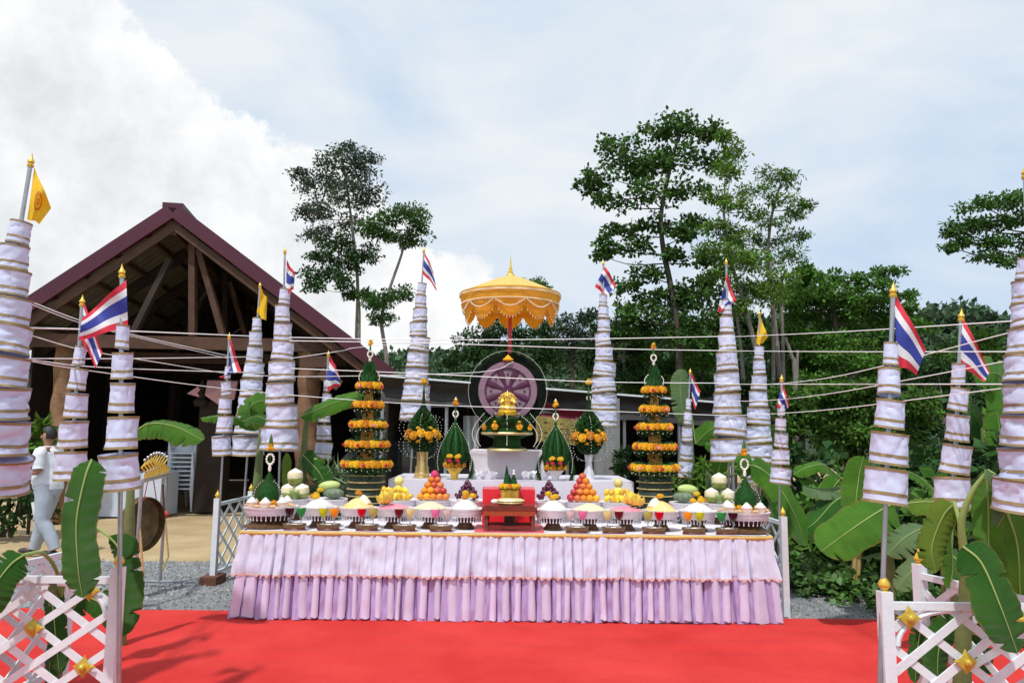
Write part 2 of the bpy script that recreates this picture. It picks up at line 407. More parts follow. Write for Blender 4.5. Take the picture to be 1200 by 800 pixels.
mast((1127, 361), (1116, 596), 4.3, 'short', 'short white tiered pole behind the right front fence, second from the right edge', fl([(1128, 370), (1125, 430), (1154, 446), (1160, 434)], 4.3, amp=.03, freq=1.6), GS, seed=15)
mast((1201, 192), (1216, 600), 3.6, 'tall', 'tall white tiered pole cut by the right edge of the picture', None, GT, n=9, r0=.175, seed=16, frac=.72)

# ================================================================== LATTICE FENCES
def rosette_mesh():
    b = MB(); r = .052
    for k in range(4):
        q = k * PI / 2
        c, s = math.cos(q), math.sin(q); rot = lambda v: Vector((v[0] * c - v[2] * s, v[1], v[0] * s + v[2] * c))
        pts = [(0, -.024, 0), (r * .48, -.016, -r * .48), (r * .74, -.008, -r * .24), (r * 1.12, -.002, 0), (r * .74, -.008, r * .24), (r * .48, -.016, r * .48), (r * .85, -.017, 0), (r*.36, 0, -r*.36), (r*.36, 0, r*.36)]
        b.add([rot(p) for p in pts], [(0, 1, 6), (1, 2, 6), (2, 3, 6), (3, 4, 6), (4, 5, 6), (5, 0, 6)])
    b.ball((0, -.026, 0), .018, 12, 8, sc=(1, .8, 1))
    return b.mesh('gold_rosette', mat('rosette_gold', (.58, .42, .05), .32, .2, 30, .2, 60, metal=.25))
ROS = rosette_mesh()
BUD = MB().lathe([(.0, 0), (.02, .0), (.012, .008), (.026, .022), (.027, .034), (.019, .05), (.009, .066), (.002, .086)], 14).mesh('gold_bud', GOLD)
def lattice(p0, p1, label, group, posts=(True, True), h=.86, rosettes=True, zb=.1, anchor=None, a=.142, b_=.108, base_block=(False, False), w=.046):
    p0 = Vector(p0); p1 = Vector(p1); d = p1 - p0; L = d.length; yaw = math.atan2(d.y, d.x)
    root = thing('lattice_fence', label, 'fence', p0, (0, 0, yaw), group)
    for k, on in enumerate(posts):
        if not on: continue
        x = L * k
        po = MB().box((x, 0, h / 2 + .01), (.055, .055, h - .0)).obj('post', W_PAINT, root, smooth=False)
        link('gold_bud', BUD, po, (x, 0, h + .01))
        if base_block[k]:
            MB().box((x, 0, .045), (.26, .17, .09)).obj('brick_foot', mat('dark_brick', (.13, .05, .03), .9, .3, 30, .6, 60), root, smooth=False)
    top = h - .055; bot = zb
    for z in (top, bot): MB().box((L / 2, 0, z), (L - .055, .03, .034)).obj('rail', W_PAINT, root, smooth=False)
    x0, x1 = .03, L - .03; z0, z1 = bot + .017, top - .017
    ax_, az_ = anchor or (L / 2, (z0 + z1) / 2)
    for sgn in (1, -1):
        for k in range(-20, 22):
            # line: z = zc + sgn * (b/a) * (x - xc)
            zc = az_ + b_ * 2 * k; xc = ax_; m = sgn * b_ / a
            pts = []
            for X in (x0, x1):
                Z = zc + m * (X - xc)
                if z0 <= Z <= z1: pts.append((X, Z))
            for Z in (z0, z1):
                X = xc + (Z - zc) / m
                if x0 < X < x1: pts.append((X, Z))
            if len(pts) < 2: continue
            pts.sort(); (xa, za), (xb, zb_) = pts[0], pts[-1]
            if math.hypot(xb - xa, zb_ - za) < .05: continue
            MB().beam((xa, -.004 * sgn, za), (xb, -.004 * sgn, zb_), .008, w * .82, up=(0, 1, 0) if False else (0, 0, 1)).obj('slat', W_PAINT, root, smooth=False)
    if rosettes:
        for i in range(-12, 13, 2):
            for j in range(-12, 13, 2):
                if ((i + j) // 2) % 2: continue
                X = ax_ + i * a; Z = az_ + j * b_
                if x0 + .03 < X < x1 - .03 and z0 + .03 < Z < z1 - .03:
                    link('gold_rosette', ROS, root, (X, -.012, Z))
    # corner arches under the top rail
    for s, X in ((1, x0), (-1, x1)):
        arc = [(X + s * (.02 + .16 * math.sin(q)), -.002, top - .02 - .16 * (1 - math.cos(q))) for q in [PI / 2 * k / 8 for k in range(9)]]
        if rosettes: MB().tube([(X + s * .28, 0, top - .02)] + [(X + s * (.28 - .26 * math.sin(PI / 2 * k / 8)), 0, top - .02 - .16 * (1 - math.cos(PI / 2 * k / 8))) for k in range(1, 9)], .013, 6).obj('corner_arch', W_PAINT, root)
    return root
FG = 'white lattice fence panels'
LP = P(139, 665, 4.0); RP = P(1036, 685, 3.6)
lattice((LP.x - .80, 4.0, 0), (LP.x, 4.0, 0), 'white lattice fence panel with gold stars at the lower left corner', FG, (True, True), anchor=(.80 - .134, .755), a=.138, b_=.095)
lattice((LP.x - .80, 4.03, 0), (LP.x - .74, 4.84, 0), 'white lattice fence panel receding behind the lower left one', FG, (False, True), rosettes=False)
lattice((RP.x, 3.6, 0), (RP.x + .80, 3.6, 0), 'white lattice fence panel with gold stars at the lower right corner', FG, (True, True), anchor=(.10, .755), a=.127, b_=.097)
lattice((RP.x + .80, 3.63, 0), (RP.x + .58, 4.36, 0), 'white lattice fence panel receding behind the lower right one', FG, (False, True), rosettes=False)
FLx = P(254, 600, 7.9).x
lattice((FLx, 7.9, 0), (FLx + .02, 8.85, 0), 'small white lattice fence on a brick foot left of the table', FG, (True, True), base_block=(True, False), rosettes=False, w=.04)
lattice((FLx + .04, 8.92, 0), (FLx + .95, 8.92, 0), 'white lattice fence behind the left end of the table', FG, (False, True), rosettes=False, w=.04)
FRx = P(918, 620, 6.75).x
lattice((FRx, 6.75, 0), (FRx - .02, 7.65, 0), 'white lattice fence standing close to the right end of the table', FG, (True, True), rosettes=False, w=.04)

# ================================================================== STRINGS
STR = mat('white_string', (.88, .90, .90), .7, .05, 40)
def string(pts, r=.0028, label=None):
    w = [P(*p) for p in pts]; q = smooth_path(w, 24)
    tag(MB().tube(q, r * 1.25, 5).obj('sacred_string', STR), label, 'string', 'white strings between the poles')
SL = 'thin white string running from the left edge pole to the poles by the hall'
SM = 'long thin white string stretched above the table between the tiered poles'
SR = 'thin white string slanting from behind the table to the right edge pole'
string([(30, 351, 4.1), (93, 375, 4.8), (151, 391, 5.8), (268, 417, 7.9)], .0025, 'topmost string from the left edge pole down to the small fence pole')
string([(30, 354, 4.1), (93, 378, 4.8), (151, 393, 5.8), (268, 420, 7.9)], .0025, 'string just under the topmost one left of the hall')
string([(30, 384, 4.1), (130, 387, 5), (300, 394, 7.8)], .004, 'thicker level string across the hall front below the timber tie beam')
string([(30, 391, 4.1), (88, 408, 4.8), (132, 416, 5.4), (262, 437, 7.9)], .0025, 'string sloping down behind the left pair of short poles')
string([(30, 420, 4.1), (150, 420, 5.4), (300, 418, 7.8)], .0028, 'level string across the dark hall opening')
string([(30, 421, 4.1), (132, 431, 5.2), (310, 437, 7.8)], .0028, 'lower of the two near level strings across the hall')
string([(30, 422, 4.1), (96, 433, 4.8), (236, 452, 7), (330, 462, 7.8)], .0028, 'lowest string across the hall, reaching the first tall pole')
for k_, (ya, yb, yc, yd) in enumerate([(395, 398, 397, 394), (399, 402, 408, 411), (431, 438, 447, 449), (418, 407, 404, 399)][:3]):
    string([(325, ya, 7.75), (500, yb, 7.75), (690, yc, 7.75), (855, yd, 7.95)], .0036, 'long white string ' + ['highest of those crossing under the parasol', 'second highest, crossing the parasol pole', 'crossing the face of the round wheel'][k_])
string([(330, 462, 7.7), (480, 473, 7.75), (640, 479, 7.75), (855, 487, 7.95)], .003, 'long white string crossing lowest, behind the leaf cones')
string([(300, 440, 7.8), (380, 441, 7.8), (560, 436, 7.8), (602, 424, 8.1)], .0025, 'white string rising to the top of the wheel from the left')
string([(340, 420, 7.75), (400, 411, 7.8), (420, 407, 7.8), (505, 400, 8.8)], .0025, 'white string from the hall column to the tall pole left of the parasol')
string([(850, 395, 8.0), (980, 389, 5.6), (1190, 376, 3.6)], .0026, 'uppermost string from the yellow flag pole to the right edge')
string([(850, 411, 8.0), (980, 412, 5.6), (1190, 412, 3.6)], .0026, 'second level string to the right edge')
string([(850, 450, 8.0), (980, 450, 5.6), (1190, 450, 3.6)], .0026, 'level string at mid height of the right short poles')
string([(895, 451, 8.0), (980, 441, 5.6), (1190, 388, 3.6)], .0024, 'string climbing steeply to the right edge pole')
string([(850, 470, 8.0), (900, 469, 7), (980, 460, 5.6), (1190, 421, 3.6)], .0024, 'middle climbing string to the right edge pole')
string([(850, 487, 8.0), (900, 485, 7), (980, 479, 5.6), (1190, 453, 3.6)], .0024, 'lowest climbing string to the right edge pole')

# ================================================================== OFFERING TABLE
TZ = .735; TX0 = -2.27; TX1 = 2.21; TY0 = 6.42; TY1 = 7.60
SK1 = mat('skirt_upper_satin', (.68, .69, .86), .38, .03, 14, .25, 120, trans=.08)
SK2 = mat('skirt_lower_satin', (.46, .35, .63), .36, .04, 9, .3, 120, trans=.08)
SK2b = mat('skirt_lining', (.40, .23, .47), .6, .1, 6)
def table():
    root = thing('offering_table', 'long table under a pleated lilac and white satin skirt with gold edge', 'table', (0, TY0, 0))
    W = TX1 - TX0; D = TY1 - TY0
    MB().box(((TX0 + TX1) / 2, D / 2, TZ - .05), (W - .06, D - .06, .07)).obj('table_frame', mat('table_steel', (.3, .3, .3)), root, smooth=False)
    for lx in (TX0 + .1, -.75, .75, TX1 - .1):
        for ly in (.1, D - .1): MB().tube([(lx, ly, .015), (lx, ly, TZ - .085)], .016, 8).obj('leg', STEEL, root)
    def tf(u, v):
        x = TX0 + W * u; y = D * v
        return Vector((x, y, TZ + .003 * mnoise.noise(Vector((x * 4, y * 4, 0)))))
    MB().grid(tf, 60, 12).obj('table_cloth', mat('table_top_cloth', (.82, .80, .86), .5, .04, 6, .15, 60), root)
    # perimeter path left-back, left-front, right-front, right-back
    segs = [(Vector((TX0, D)), Vector((TX0, 0))), (Vector((TX0, 0)), Vector((TX1, 0))), (Vector((TX1, 0)), Vector((TX1, D)))]
    tot = sum((b - a).length for a, b in segs)
    def per(t):
        L = t * tot
        for a, b in segs:
            l = (b - a).length
            if L <= l + 1e-6:
                dr = (b - a).normalized(); nn = Vector((dr.y, -dr.x)); p = a + dr * L
                # soften corners
                return p, nn
            L -= l
        return segs[-1][1], Vector((1, 0))
    def nrm(t):
        e = .018; a = per(max(0, t - e))[1]; b = per(min(1, t + e))[1]; return (a + b).normalized()
    rr = random.Random(3); npl = 66
    cuts = [0]; [cuts.append(cuts[-1] + rr.uniform(.7, 1.3)) for _ in range(npl)]; cuts = [c / cuts[-1] for c in cuts]
    dep = [rr.uniform(.4, 1.5) for _ in range(npl + 1)]; lean = [rr.uniform(-1.2, 1.2) for _ in range(npl + 1)]
    import bisect
    def pleat(t, k0=0, sharp=1.0):
        i = min(npl - 1, max(0, bisect.bisect_right(cuts, t) - 1)); s = (t - cuts[i]) / (cuts[i + 1] - cuts[i])
        # knife pleat: flat face then quick return
        e = .16
        y = 1 - s * .25 if s < 1 - e else .75 - (s - (1 - e)) / e * 1.6
        if s < e * .5: y = -.85 + s / (e * .5) * 1.85
        return y * dep[i], lean[i]
    def skirt(name, z0, z1, off0, off1, amp0, amp1, m, nrow, hem=0.0, shift=0.0, tmul=1.0):
        def f(u, v):
            z = z1 + (z0 - z1) * v
            pl, ln = pleat((u + shift) % 1.0)
            tt = min(1, max(0, u + ln * .0022 * v))
            p, _ = per(tt); nn = nrm(tt)
            o = off0 + (off1 - off0) * v ** 1.2 + (amp0 + (amp1 - amp0) * v) * pl
            o += .020 * v * mnoise.noise(Vector((u * 60, v * 3, off0 * 50))) + .011 * mnoise.noise(Vector((u * 190, v * 5, 3))) + .006 * mnoise.noise(Vector((u * 420, v * 14, 8)))
            zz = z + (hem * mnoise.noise(Vector((u * 26, 0, 7))) - abs(hem) * .5 * pl) * v
            return Vector((p.x + nn.x * o, p.y + nn.y * o, zz))
        return MB().grid(f, 1100, nrow).obj(name, m, root)
    skirt('lower_ruffle', .045, .42, .020, .045, .016, .034, SK2, 10, .010, .004)
    pm_ = mat('pleat_pale_satin', (.68, .61, .82), .36, .03, 12, .35, 120, ov=.10, trans=.08)
    for i_ in range(npl):
        u0 = cuts[i_]; u1 = cuts[i_ + 1]; wu = (u1 - u0) * rr.uniform(.5, .72); us = u0 + (u1 - u0) * rr.uniform(.05, .25); l0 = rr.uniform(-.0016, .0016)
        zb_ = .052 + rr.uniform(-.008, .012)
        def pf_(a_, v):
            t = min(1, max(0, us + wu * (a_ * (1 - .12 * (1 - v)) + .06 * (1 - v)) + l0 * v)); p, _ = per(t); nn = nrm(t)
            o = .048 + .034 * v + .014 * math.sin(PI * a_) + .014 * v * mnoise.noise(Vector((t * 60, v * 3, 2))) + .004 * mnoise.noise(Vector((t * 300, v * 9, 1))) - (.012 if a_ in (0, 1) else 0)
            return Vector((p.x + nn.x * o, p.y + nn.y * o, .415 + (zb_ - .415) * v + .004 * math.sin(a_ * 7)))
        MB().grid(pf_, 6, 6).obj('pleat', pm_, root)
    skirt('skirt_lining', .012, .30, .01, .030, .004, .012, SK2b if False else mat('lining_lilac', (.52, .38, .62), .5, .1, 5), 5, .008, .31)
    skirt('upper_ruffle', .395, TZ - .012, .010, .056, .010, .024, SK1, 9, .007, 0.0)
    # scalloped lace hem in pink-gold along the upper ruffle
    def lace(u, v):
        pl, ln = pleat(u); tt = min(1, max(0, u + ln * .0022)); p, _ = per(tt); nn = nrm(tt)
        o = .061 + .024 * pl + .016 * mnoise.noise(Vector((u * 60, 3, .6)))
        z = .402 - .007 * .5 * pl + .007 * mnoise.noise(Vector((u * 26, 0, 7))) - .017 * v * (1 + .5 * math.sin(u * tot * 110))
        return Vector((p.x + nn.x * o, p.y + nn.y * o, z))
    MB().grid(lace, 1100, 1).obj('lace_hem', mat('lace_peach', (.72, .50, .46), .6, .25, 90), root)
    def braid(u, v):
        p, _ = per(u); nn = nrm(u); a = v * PI
        o = .016 + .010 * math.sin(a) + .004 * mnoise.noise(Vector((u * 30, 0, 0)))
        z = TZ + .010 - .040 * v + .005 * mnoise.noise(Vector((u * 22, 1, 0)))
        return Vector((p.x + nn.x * o, p.y + nn.y * o, z))
    MB().grid(braid, 260, 5).obj('gold_braid_edge', mat('yellow_gold_braid', (.66, .46, .14), .45, .2, 150, .6, 200, metal=.25), root)
    # small buckling strip that laps over the edge
    MB().grid(lambda u, v: (lambda p, n_: Vector((p.x + n_.x * .02 * v, p.y + n_.y * .02 * v, TZ + .011 - .002 * v)))(per(u)[0], nrm(u)), 120, 1).obj('cloth_edge', W_CLOTH, root)
table()

# altar tiers behind
def cloth_box(name, label, x0, x1, y0, y1, z0, z1, m, cat='cloth covered stand', extra=None):
    root = thing(name, label, cat, ((x0 + x1) / 2, (y0 + y1) / 2, z0))
    w, d, h = x1 - x0, y1 - y0, z1 - z0
    def top(u, v): return Vector((-w / 2 + w * u, -d / 2 + d * v, h + .003 * mnoise.noise(Vector((u * 8, v * 6, x0)))))
    MB().grid(top, 24, 8).obj('top_cloth', m, root)
    per_pts = [(-w / 2, d / 2), (-w / 2, -d / 2), (w / 2, -d / 2), (w / 2, d / 2), (-w / 2, d / 2)]
    lens = [math.dist(per_pts[i], per_pts[i + 1]) for i in range(4)]; T = sum(lens)
    def side(u, v):
        L = u * T
        for i in range(4):
            if L <= lens[i] + 1e-6: break
            L -= lens[i]
        a, b = per_pts[i], per_pts[i + 1]; t = min(1, L / lens[i]); x = a[0] + (b[0] - a[0]) * t; y = a[1] + (b[1] - a[1]) * t
        nx, ny = (b[1] - a[1]) / lens[i], -(b[0] - a[0]) / lens[i]
        nx, ny = -nx * -1, ny
        wv = .018 * v * mnoise.noise(Vector((u * T * 4, v * 1.2, x1))) + .01 * v * math.sin(u * T * 21 + 2 * mnoise.noise(Vector((u * 9, 0, 0)))) * .5
        c = Vector((x, y, 0)); n = Vector((x / max(w, .01), y / max(d, .01), 0))
        o = n.normalized() * (wv + .006)
        return Vector((x + o.x, y + o.y, h * (1 - v)))
    MB().grid(side, 240, 6).obj('side_cloth', m, root)
    return root
AZ1 = P(600, 563, 7.65).z; AZ2 = P(598, 528, 8.0).z
ax0 = P(455, 563, 7.65).x; ax1 = P(742, 566, 7.65).x
LIL = mat('pale_lilac_cloth', (.72, .70, .80), .5, .05, 5, .2, 80, sheen=.3)
cloth_box('altar_stand', 'low wide altar stand draped in pale lilac cloth behind the table', ax0, ax1, 7.65, 8.75, 0.0, AZ1, LIL)
bx0 = P(551, 530, 8.0).x; bx1 = P(637, 530, 8.0).x
cloth_box('altar_block', 'small white draped block under the wheel', bx0, bx1, 8.0, 8.7, AZ1 + .002, AZ2, mat('white_pink_cloth', (.78, .70, .76), .5, 0, 3.5, .2, 60, col2=(.82, .80, .84)))

# red cloth stand, table and bowl in the middle
def centre():
    z = TZ + .006
    x0 = P(566, 600, 7.1).x; x1 = P(626, 600, 7.1).x; zt = P(596, 572, 7.1).z
    cloth_box('red_cloth_box', 'block draped in bright red satin behind the small lacquered table', x0, x1, 6.98, 7.32, z, zt, RED_CLOTH)
    c = MB().grid(lambda u, v: Vector((-.30 + .60 * u, -.02 + .57 * v, .003 + .003 * mnoise.noise(Vector((u * 6, v * 6, 0))))), 16, 12)
    xc = P(597, 610, 6.5).x
    tag(c.obj('red_mat', RED_CLOTH, None, (xc, 6.445, z)), 'red satin mat spread under the small lacquered table', 'cloth')
    # lacquered table
    w = M(62, 6.65); h = M(24, 6.65)
    zz = z + .012
    t = thing('lacquered_table', 'small low dark red lacquered table at the centre of the offerings', 'small table', (xc, 6.66, zz))
    MB().box((0, 0, h), (w, .34, .028)).box((0, 0, h + .018), (w * .9, .30, .012)).obj('tabletop', WOOD_RED, t, smooth=False)
    MB().box((0, -.155, h - .035), (w * .93, .02, .05)).obj('apron', mat('lacquer_orange', (.34, .06, .015), .3, .3, 60, .3, 90), t, smooth=False)
    for sx in (-1, 1):
        for sy in (-1, 1):
            MB().lathe([(.024, 0), (.016, .02), (.02, h * .45), (.014, h * .6), (.022, h - .02)], 10, (sx * w * .42, sy * .13, 0)).obj('leg', WOOD_RED, t)
    MB().box((0, -.135, .022), (w * .86, .02, .028)).obj('stretcher', WOOD_RED, t, smooth=False)
    MB().box((0, .135, .022), (w * .86, .02, .028)).obj('stretcher', WOOD_RED, t, smooth=False)
    MB().lathe([(.085, 0), (.08, .02), (.05, .05), (.045, h - .035)], 16, (0, 0, 0)).obj('centre_foot', mat('dark_wood', (.06, .02, .012), .4), t)
    tz = zz + h + .026
    # gold wrapped bundle
    bd = thing('wrapped_bundle', 'cream and gold wrapped bundle lying on the lacquered table', 'bundle', (xc + .005, 6.63, tz))
    MB().lathe([(.0, 0), (.085, .0), (.105, .012), (.09, .022), (.11, .03), (.10, .042), (.08, .05), (.0, .052)], 20, sx=1.15, sy=.6, wob=.02).obj('bundle_cloth', mat('cream_gold', (.75, .62, .34), .4, .2, 40, .4, 70, metal=.3), bd)
    MB().ball((-.135, 0, .022), .03, 10, 7, sc=(1.2, .8, .7)).obj('knot', JAS, bd)
    # gold bowl
    b = thing('gold_bowl', 'gold footed bowl with leaf cones and marigolds on the red block', 'bowl', (xc, 6.93, tz - .005))
    zb0 = P(596, 592, 6.93).z; zb1 = P(596, 573, 6.93).z
    b.location.z = zb0
    hb = zb1 - zb0
    MB().lathe([(.05, -.06), (.052, -.045), (.028, -.03), (.03, .0), (.06, .02), (.085, hb * .5), (.088, hb), (.08, hb), (.075, hb * .6), (.0, hb * .55)], 24).obj('bowl_body', GOLD, b)
    lf = MB()
    for k in range(60):
        q = k / 60 * 2 * PI; r = random.uniform(.05, .115); z_ = hb + random.uniform(0, .03)
        lf.add([(r * math.cos(q - .15) * .8, r * math.sin(q - .15) * .8, z_), (r * math.cos(q + .15) * .8, r * math.sin(q + .15) * .8, z_), (r * 1.2 * math.cos(q), r * 1.2 * math.sin(q), z_ + random.uniform(-.02, .02))], [(0, 1, 2)])
    lf.lathe([(.1, hb), (.08, hb + .03), (.03, hb + .04), (0, hb + .045)], 14)
    lf.obj('leaf_bed', LEAFD, b)
    for k in range(7):
        q = PI + PI * (k + .5) / 7; flower(b, (.085 * math.cos(q), .085 * math.sin(q), hb + .03), .027, 'mari' if k % 2 else 'yel', Vector((math.cos(q), math.sin(q), .4)))
    for (dx, dy, r, h_) in ((-.03, .0, .034, .19), (.035, .02, .045, .11), (-.005, .05, .03, .1)):
        cone = MB()
        for i in range(8):
            z0 = hb + .03 + h_ * i / 8; k = 1 - i / 8
            cone.lathe([(r * k + .004, z0), (r * k * .85, z0 + h_ / 8 * .9), (r * (k - .12) * .8 if k > .13 else .001, z0 + h_ / 8)], 10, (dx, dy, 0))
        cone.obj('leaf_cone', LEAFD, b)
    MB().ball((.035, .02, hb + .14), .014, 8, 6).ball((.035, .02, hb + .165), .012, 8, 6).obj('white_bud', JAS, b)
    return xc
MARM = None
def petal_ball(n=46, r=.5, flat=.62, seed=0, lay=3):
    """a marigold head: overlapping small petals round a low dome"""
    b = MB(); rd = random.Random(seed)
    b.ball((0, 0, 0), r * .8, 8, 5, sc=(1, 1, flat))
    for k in range(n):
        z = 1 - 1.6 * (k + .5) / n; q = k * 2.39996; s = math.sqrt(max(0, 1 - z * z))
        d = Vector((s * math.cos(q), s * math.sin(q), z)); c = Vector((d.x, d.y, d.z * flat)) * r * .78
        t = d.cross(Vector((0, 0, 1)));
        if t.length < .05: t = Vector((1, 0, 0))
        t.normalize(); u = d.cross(t).normalized(); w = r * .26
        tip = c + d * r * .30 + u * w * rd.uniform(-.6, .6)
        b.add([c - t * w - u * w * .6, c + t * w - u * w * .6, c + t * w * .7 + u * w, c - t * w * .7 + u * w, tip], [(0, 1, 4), (1, 2, 4), (2, 3, 4), (3, 0, 4)])
    return b
MAR_ME = petal_ball(seed=1).mesh('marigold', MARI, False); MARY_ME = petal_ball(seed=2).mesh('marigold', MARI_Y, False)
ROSE_ME = petal_ball(26, seed=3, flat=.8).mesh('rose', ROSE, False); PINK_ME = petal_ball(26, seed=4, flat=.8).mesh('rose', PINKF, False)
def flower(parent, loc, r, kind='mari', out=None):
    me = {'mari': MAR_ME, 'yel': MARY_ME, 'rose': ROSE_ME, 'pink': PINK_ME}[kind]
    nm = 'rose' if kind in ('rose', 'pink') else 'marigold'
    rot = (random.uniform(-.4, .4), random.uniform(-.4, .4), random.uniform(0, 6)) if out is None else out.to_track_quat('Z', 'Y').to_euler()
    return link(nm, me, parent, loc, rot, (2 * r, 2 * r, 2 * r))
XC = centre()

# ================================================================== LEAF TOWERS (baisri)
def tip_stack(root, z, r, s=1.0, jas=True):
    """dark leaf dome, neck, white ring, stem and marigold tip"""
    b = MB()
    for k in range(26):
        q = k * 2.399; rr = r * (1 - .3 * (k / 26)); z0 = z + .1 * s * (k / 26)
        b.add([(rr * math.cos(q - .16), rr * math.sin(q - .16), z0), (rr * math.cos(q + .16), rr * math.sin(q + .16), z0), (rr * 1.12 * math.cos(q), rr * 1.12 * math.sin(q), z0 + .05 * s), (.25 * rr * math.cos(q), .25 * rr * math.sin(q), z0 + .13 * s)], [(0, 1, 2), (0, 2, 3), (1, 3, 2), (0, 3, 1)])
    b.lathe([(r, z), (r * .95, z + .05 * s), (r * .6, z + .11 * s), (.014, z + .17 * s), (.008, z + .2 * s), (.003, z + .3 * s)], 14)
    b.obj('leaf_dome', LEAFD, root)
    j = MB(); zz = z + .185 * s
    j.lathe([(.010, zz), (.016, zz + .01), (.012, zz + .035), (.016, zz + .04)], 10)
    for k in range(12):
        q = 2 * PI * k / 12; j.ball((.022 * s * math.cos(q), 0, zz + .065 * s + .026 * s * math.sin(q)), .0075 * s, 6, 5)
    tag(j.obj('jasmine_ring', JAS, root), kind='stuff')
    st = MB().lathe([(.005, zz + .085 * s), (.011, zz + .11 * s), (.004, zz + .15 * s)], 8); st.obj('leaf_stem', LEAFM, root)
    flower(root, (0, 0, zz + .155 * s), .024 * s, 'mari'); flower(root, (0, 0, zz + .18 * s), .017 * s, 'yel')
    if jas:
        g = MB()
        for sd in (-1, 1):
            for k in range(16):
                q = PI * .5 + sd * PI * .62 * k / 15
                g.ball((r * 1.25 * math.cos(q), -.01, z + .05 * s + r * 1.1 * math.sin(q)), .005 * s, 5, 4)
        tag(g.obj('jasmine_garland', JAS, root), kind='stuff')
    return zz + .19 * s
def tall_tower(px, tops, rings, d, label):
    """rings: list of (py, width px) from top down"""
    zb = P(px, 588, d).z; x = P(px, 500, d).x
    root = thing('marigold_tower', label, 'flower tower', (x, d, 0), None, 'two tall five ringed marigold towers')
    # pedestal: dark drum with gold bands
    ped = MB(); r0 = M(rings[-1][1], d) * .36
    ped.lathe([(r0 * .9, 0), (r0 * .9, .5), (r0 * 1.0, .52), (r0, zb + .1), (r0 * .92, zb + .12), (r0 * .9, P(px, rings[-1][0], d).z)], 24)
    ped.obj('pedestal', mat('dark_green_drum', (.012, .03, .018), .5, .3, 20, .4, 60), root)
    for k in range(5):
        z = P(px, 556 + k * 8, d).z; rr = r0 * (1.03 + .03 * (k % 2))
        MB().lathe([(rr, z - .006), (rr + .008, z), (rr, z + .006)], 24).obj('gilt_band', GILT, root)
    core = MB(); zc0 = P(px, rings[-1][0], d).z; zc1 = P(px, rings[0][0] - 5, d).z
    core.lathe([(.075, zc0), (.06, (zc0 + zc1) / 2), (.035, zc1)], 14).obj('core', mat('orange_core', (.55, .27, .04) if px < 600 else (.35, .30, .16), .7, .3, 30, .4, 60), root)
    rd = random.Random(int(px))
    for i, (py, w) in enumerate(rings):
        z = P(px, py, d).z; r = M(w, d) / 2; nf = max(9, int(2 * PI * r / .054))
        fr = .038
        for k in range(nf):
            q = 2 * PI * (k + .5 * (i % 2)) / nf
            kind = 'mari'
            if rd.random() < .16: kind = 'yel'
            dirv = Vector((math.cos(q), math.sin(q), .25))
            flower(root, ((r - .012) * math.cos(q), (r - .012) * math.sin(q), z + rd.uniform(-.005, .005)), fr * rd.uniform(.9, 1.08), kind, dirv)
            if k % 4 == 1: flower(root, ((r + .018) * math.cos(q + .1), (r + .018) * math.sin(q + .1), z - .008), .017, 'rose' if rd.random() < .6 else 'pink', dirv)
        # folded leaf cones standing under and above ring
        lf = MB(); nl = nf * 2
        for k in range(nl):
            q = 2 * PI * k / nl; c, s = math.cos(q), math.sin(q); hh = .062 + rd.uniform(-.012, .02)
            ra = r * .86
            for (zz, up) in ((z - .02, -1), (z + .015, 1)):
                tipr = ra * (1.06 if up < 0 else .9)
                a = (ra * math.cos(q - .12), ra * math.sin(q - .12), zz); b2 = (ra * math.cos(q + .12), ra * math.sin(q + .12), zz)
                t = (tipr * c, tipr * s, zz + up * hh * (1 if up < 0 else .62)); m_ = (ra * 1.08 * c, ra * 1.08 * s, zz + up * hh * .3)
                lf.add([a, b2, t, m_], [(0, 3, 2), (3, 1, 2), (0, 1, 3)])
        for k in range(90):
            q = rd.uniform(0, 2 * PI); zz = z - rd.uniform(.01, .125); rk = r * rd.uniform(.55, .86); c, s = math.cos(q), math.sin(q); tq = q + rd.uniform(-.3, .3)
            lf.add([(rk * math.cos(q - .13), rk * math.sin(q - .13), zz), (rk * math.cos(q + .13), rk * math.sin(q + .13), zz), (rk * 1.22 * math.cos(tq), rk * 1.22 * math.sin(tq), zz + rd.uniform(-.05, .05))], [(0, 1, 2)])
        lf.lathe([(r * .5, z - .03), (r * .84, z - .02), (r * .84, z + .006), (r * .45, z + .02)], 20)
        lf.obj('leaf_collar', LEAFD, root)
        j = MB()
        for k in range(nf):
            q = 2 * PI * k / nf
            j.ball((r * .97 * math.cos(q), r * .97 * math.sin(q), z - .068 + .012 * (k % 2)), .005, 5, 4)
        tag(j.obj('jasmine_drops', JAS, root), kind='stuff')
    zt = P(px, rings[0][0] - 3, d).z
    tip_stack(root, zt, M(rings[0][1], d) * .33, (P(px, tops, d).z - zt) / .375)
TD = 7.55
tall_tower(431, 398, [(452, 29), (474, 34), (497, 42), (520, 50), (543, 57)], TD, 'tall tower of five marigold rings left of the altar')
tall_tower(767, 402, [(457, 27), (479, 33), (500, 41), (523, 49), (547, 56)], TD, 'tall tower of five marigold rings right of the altar')
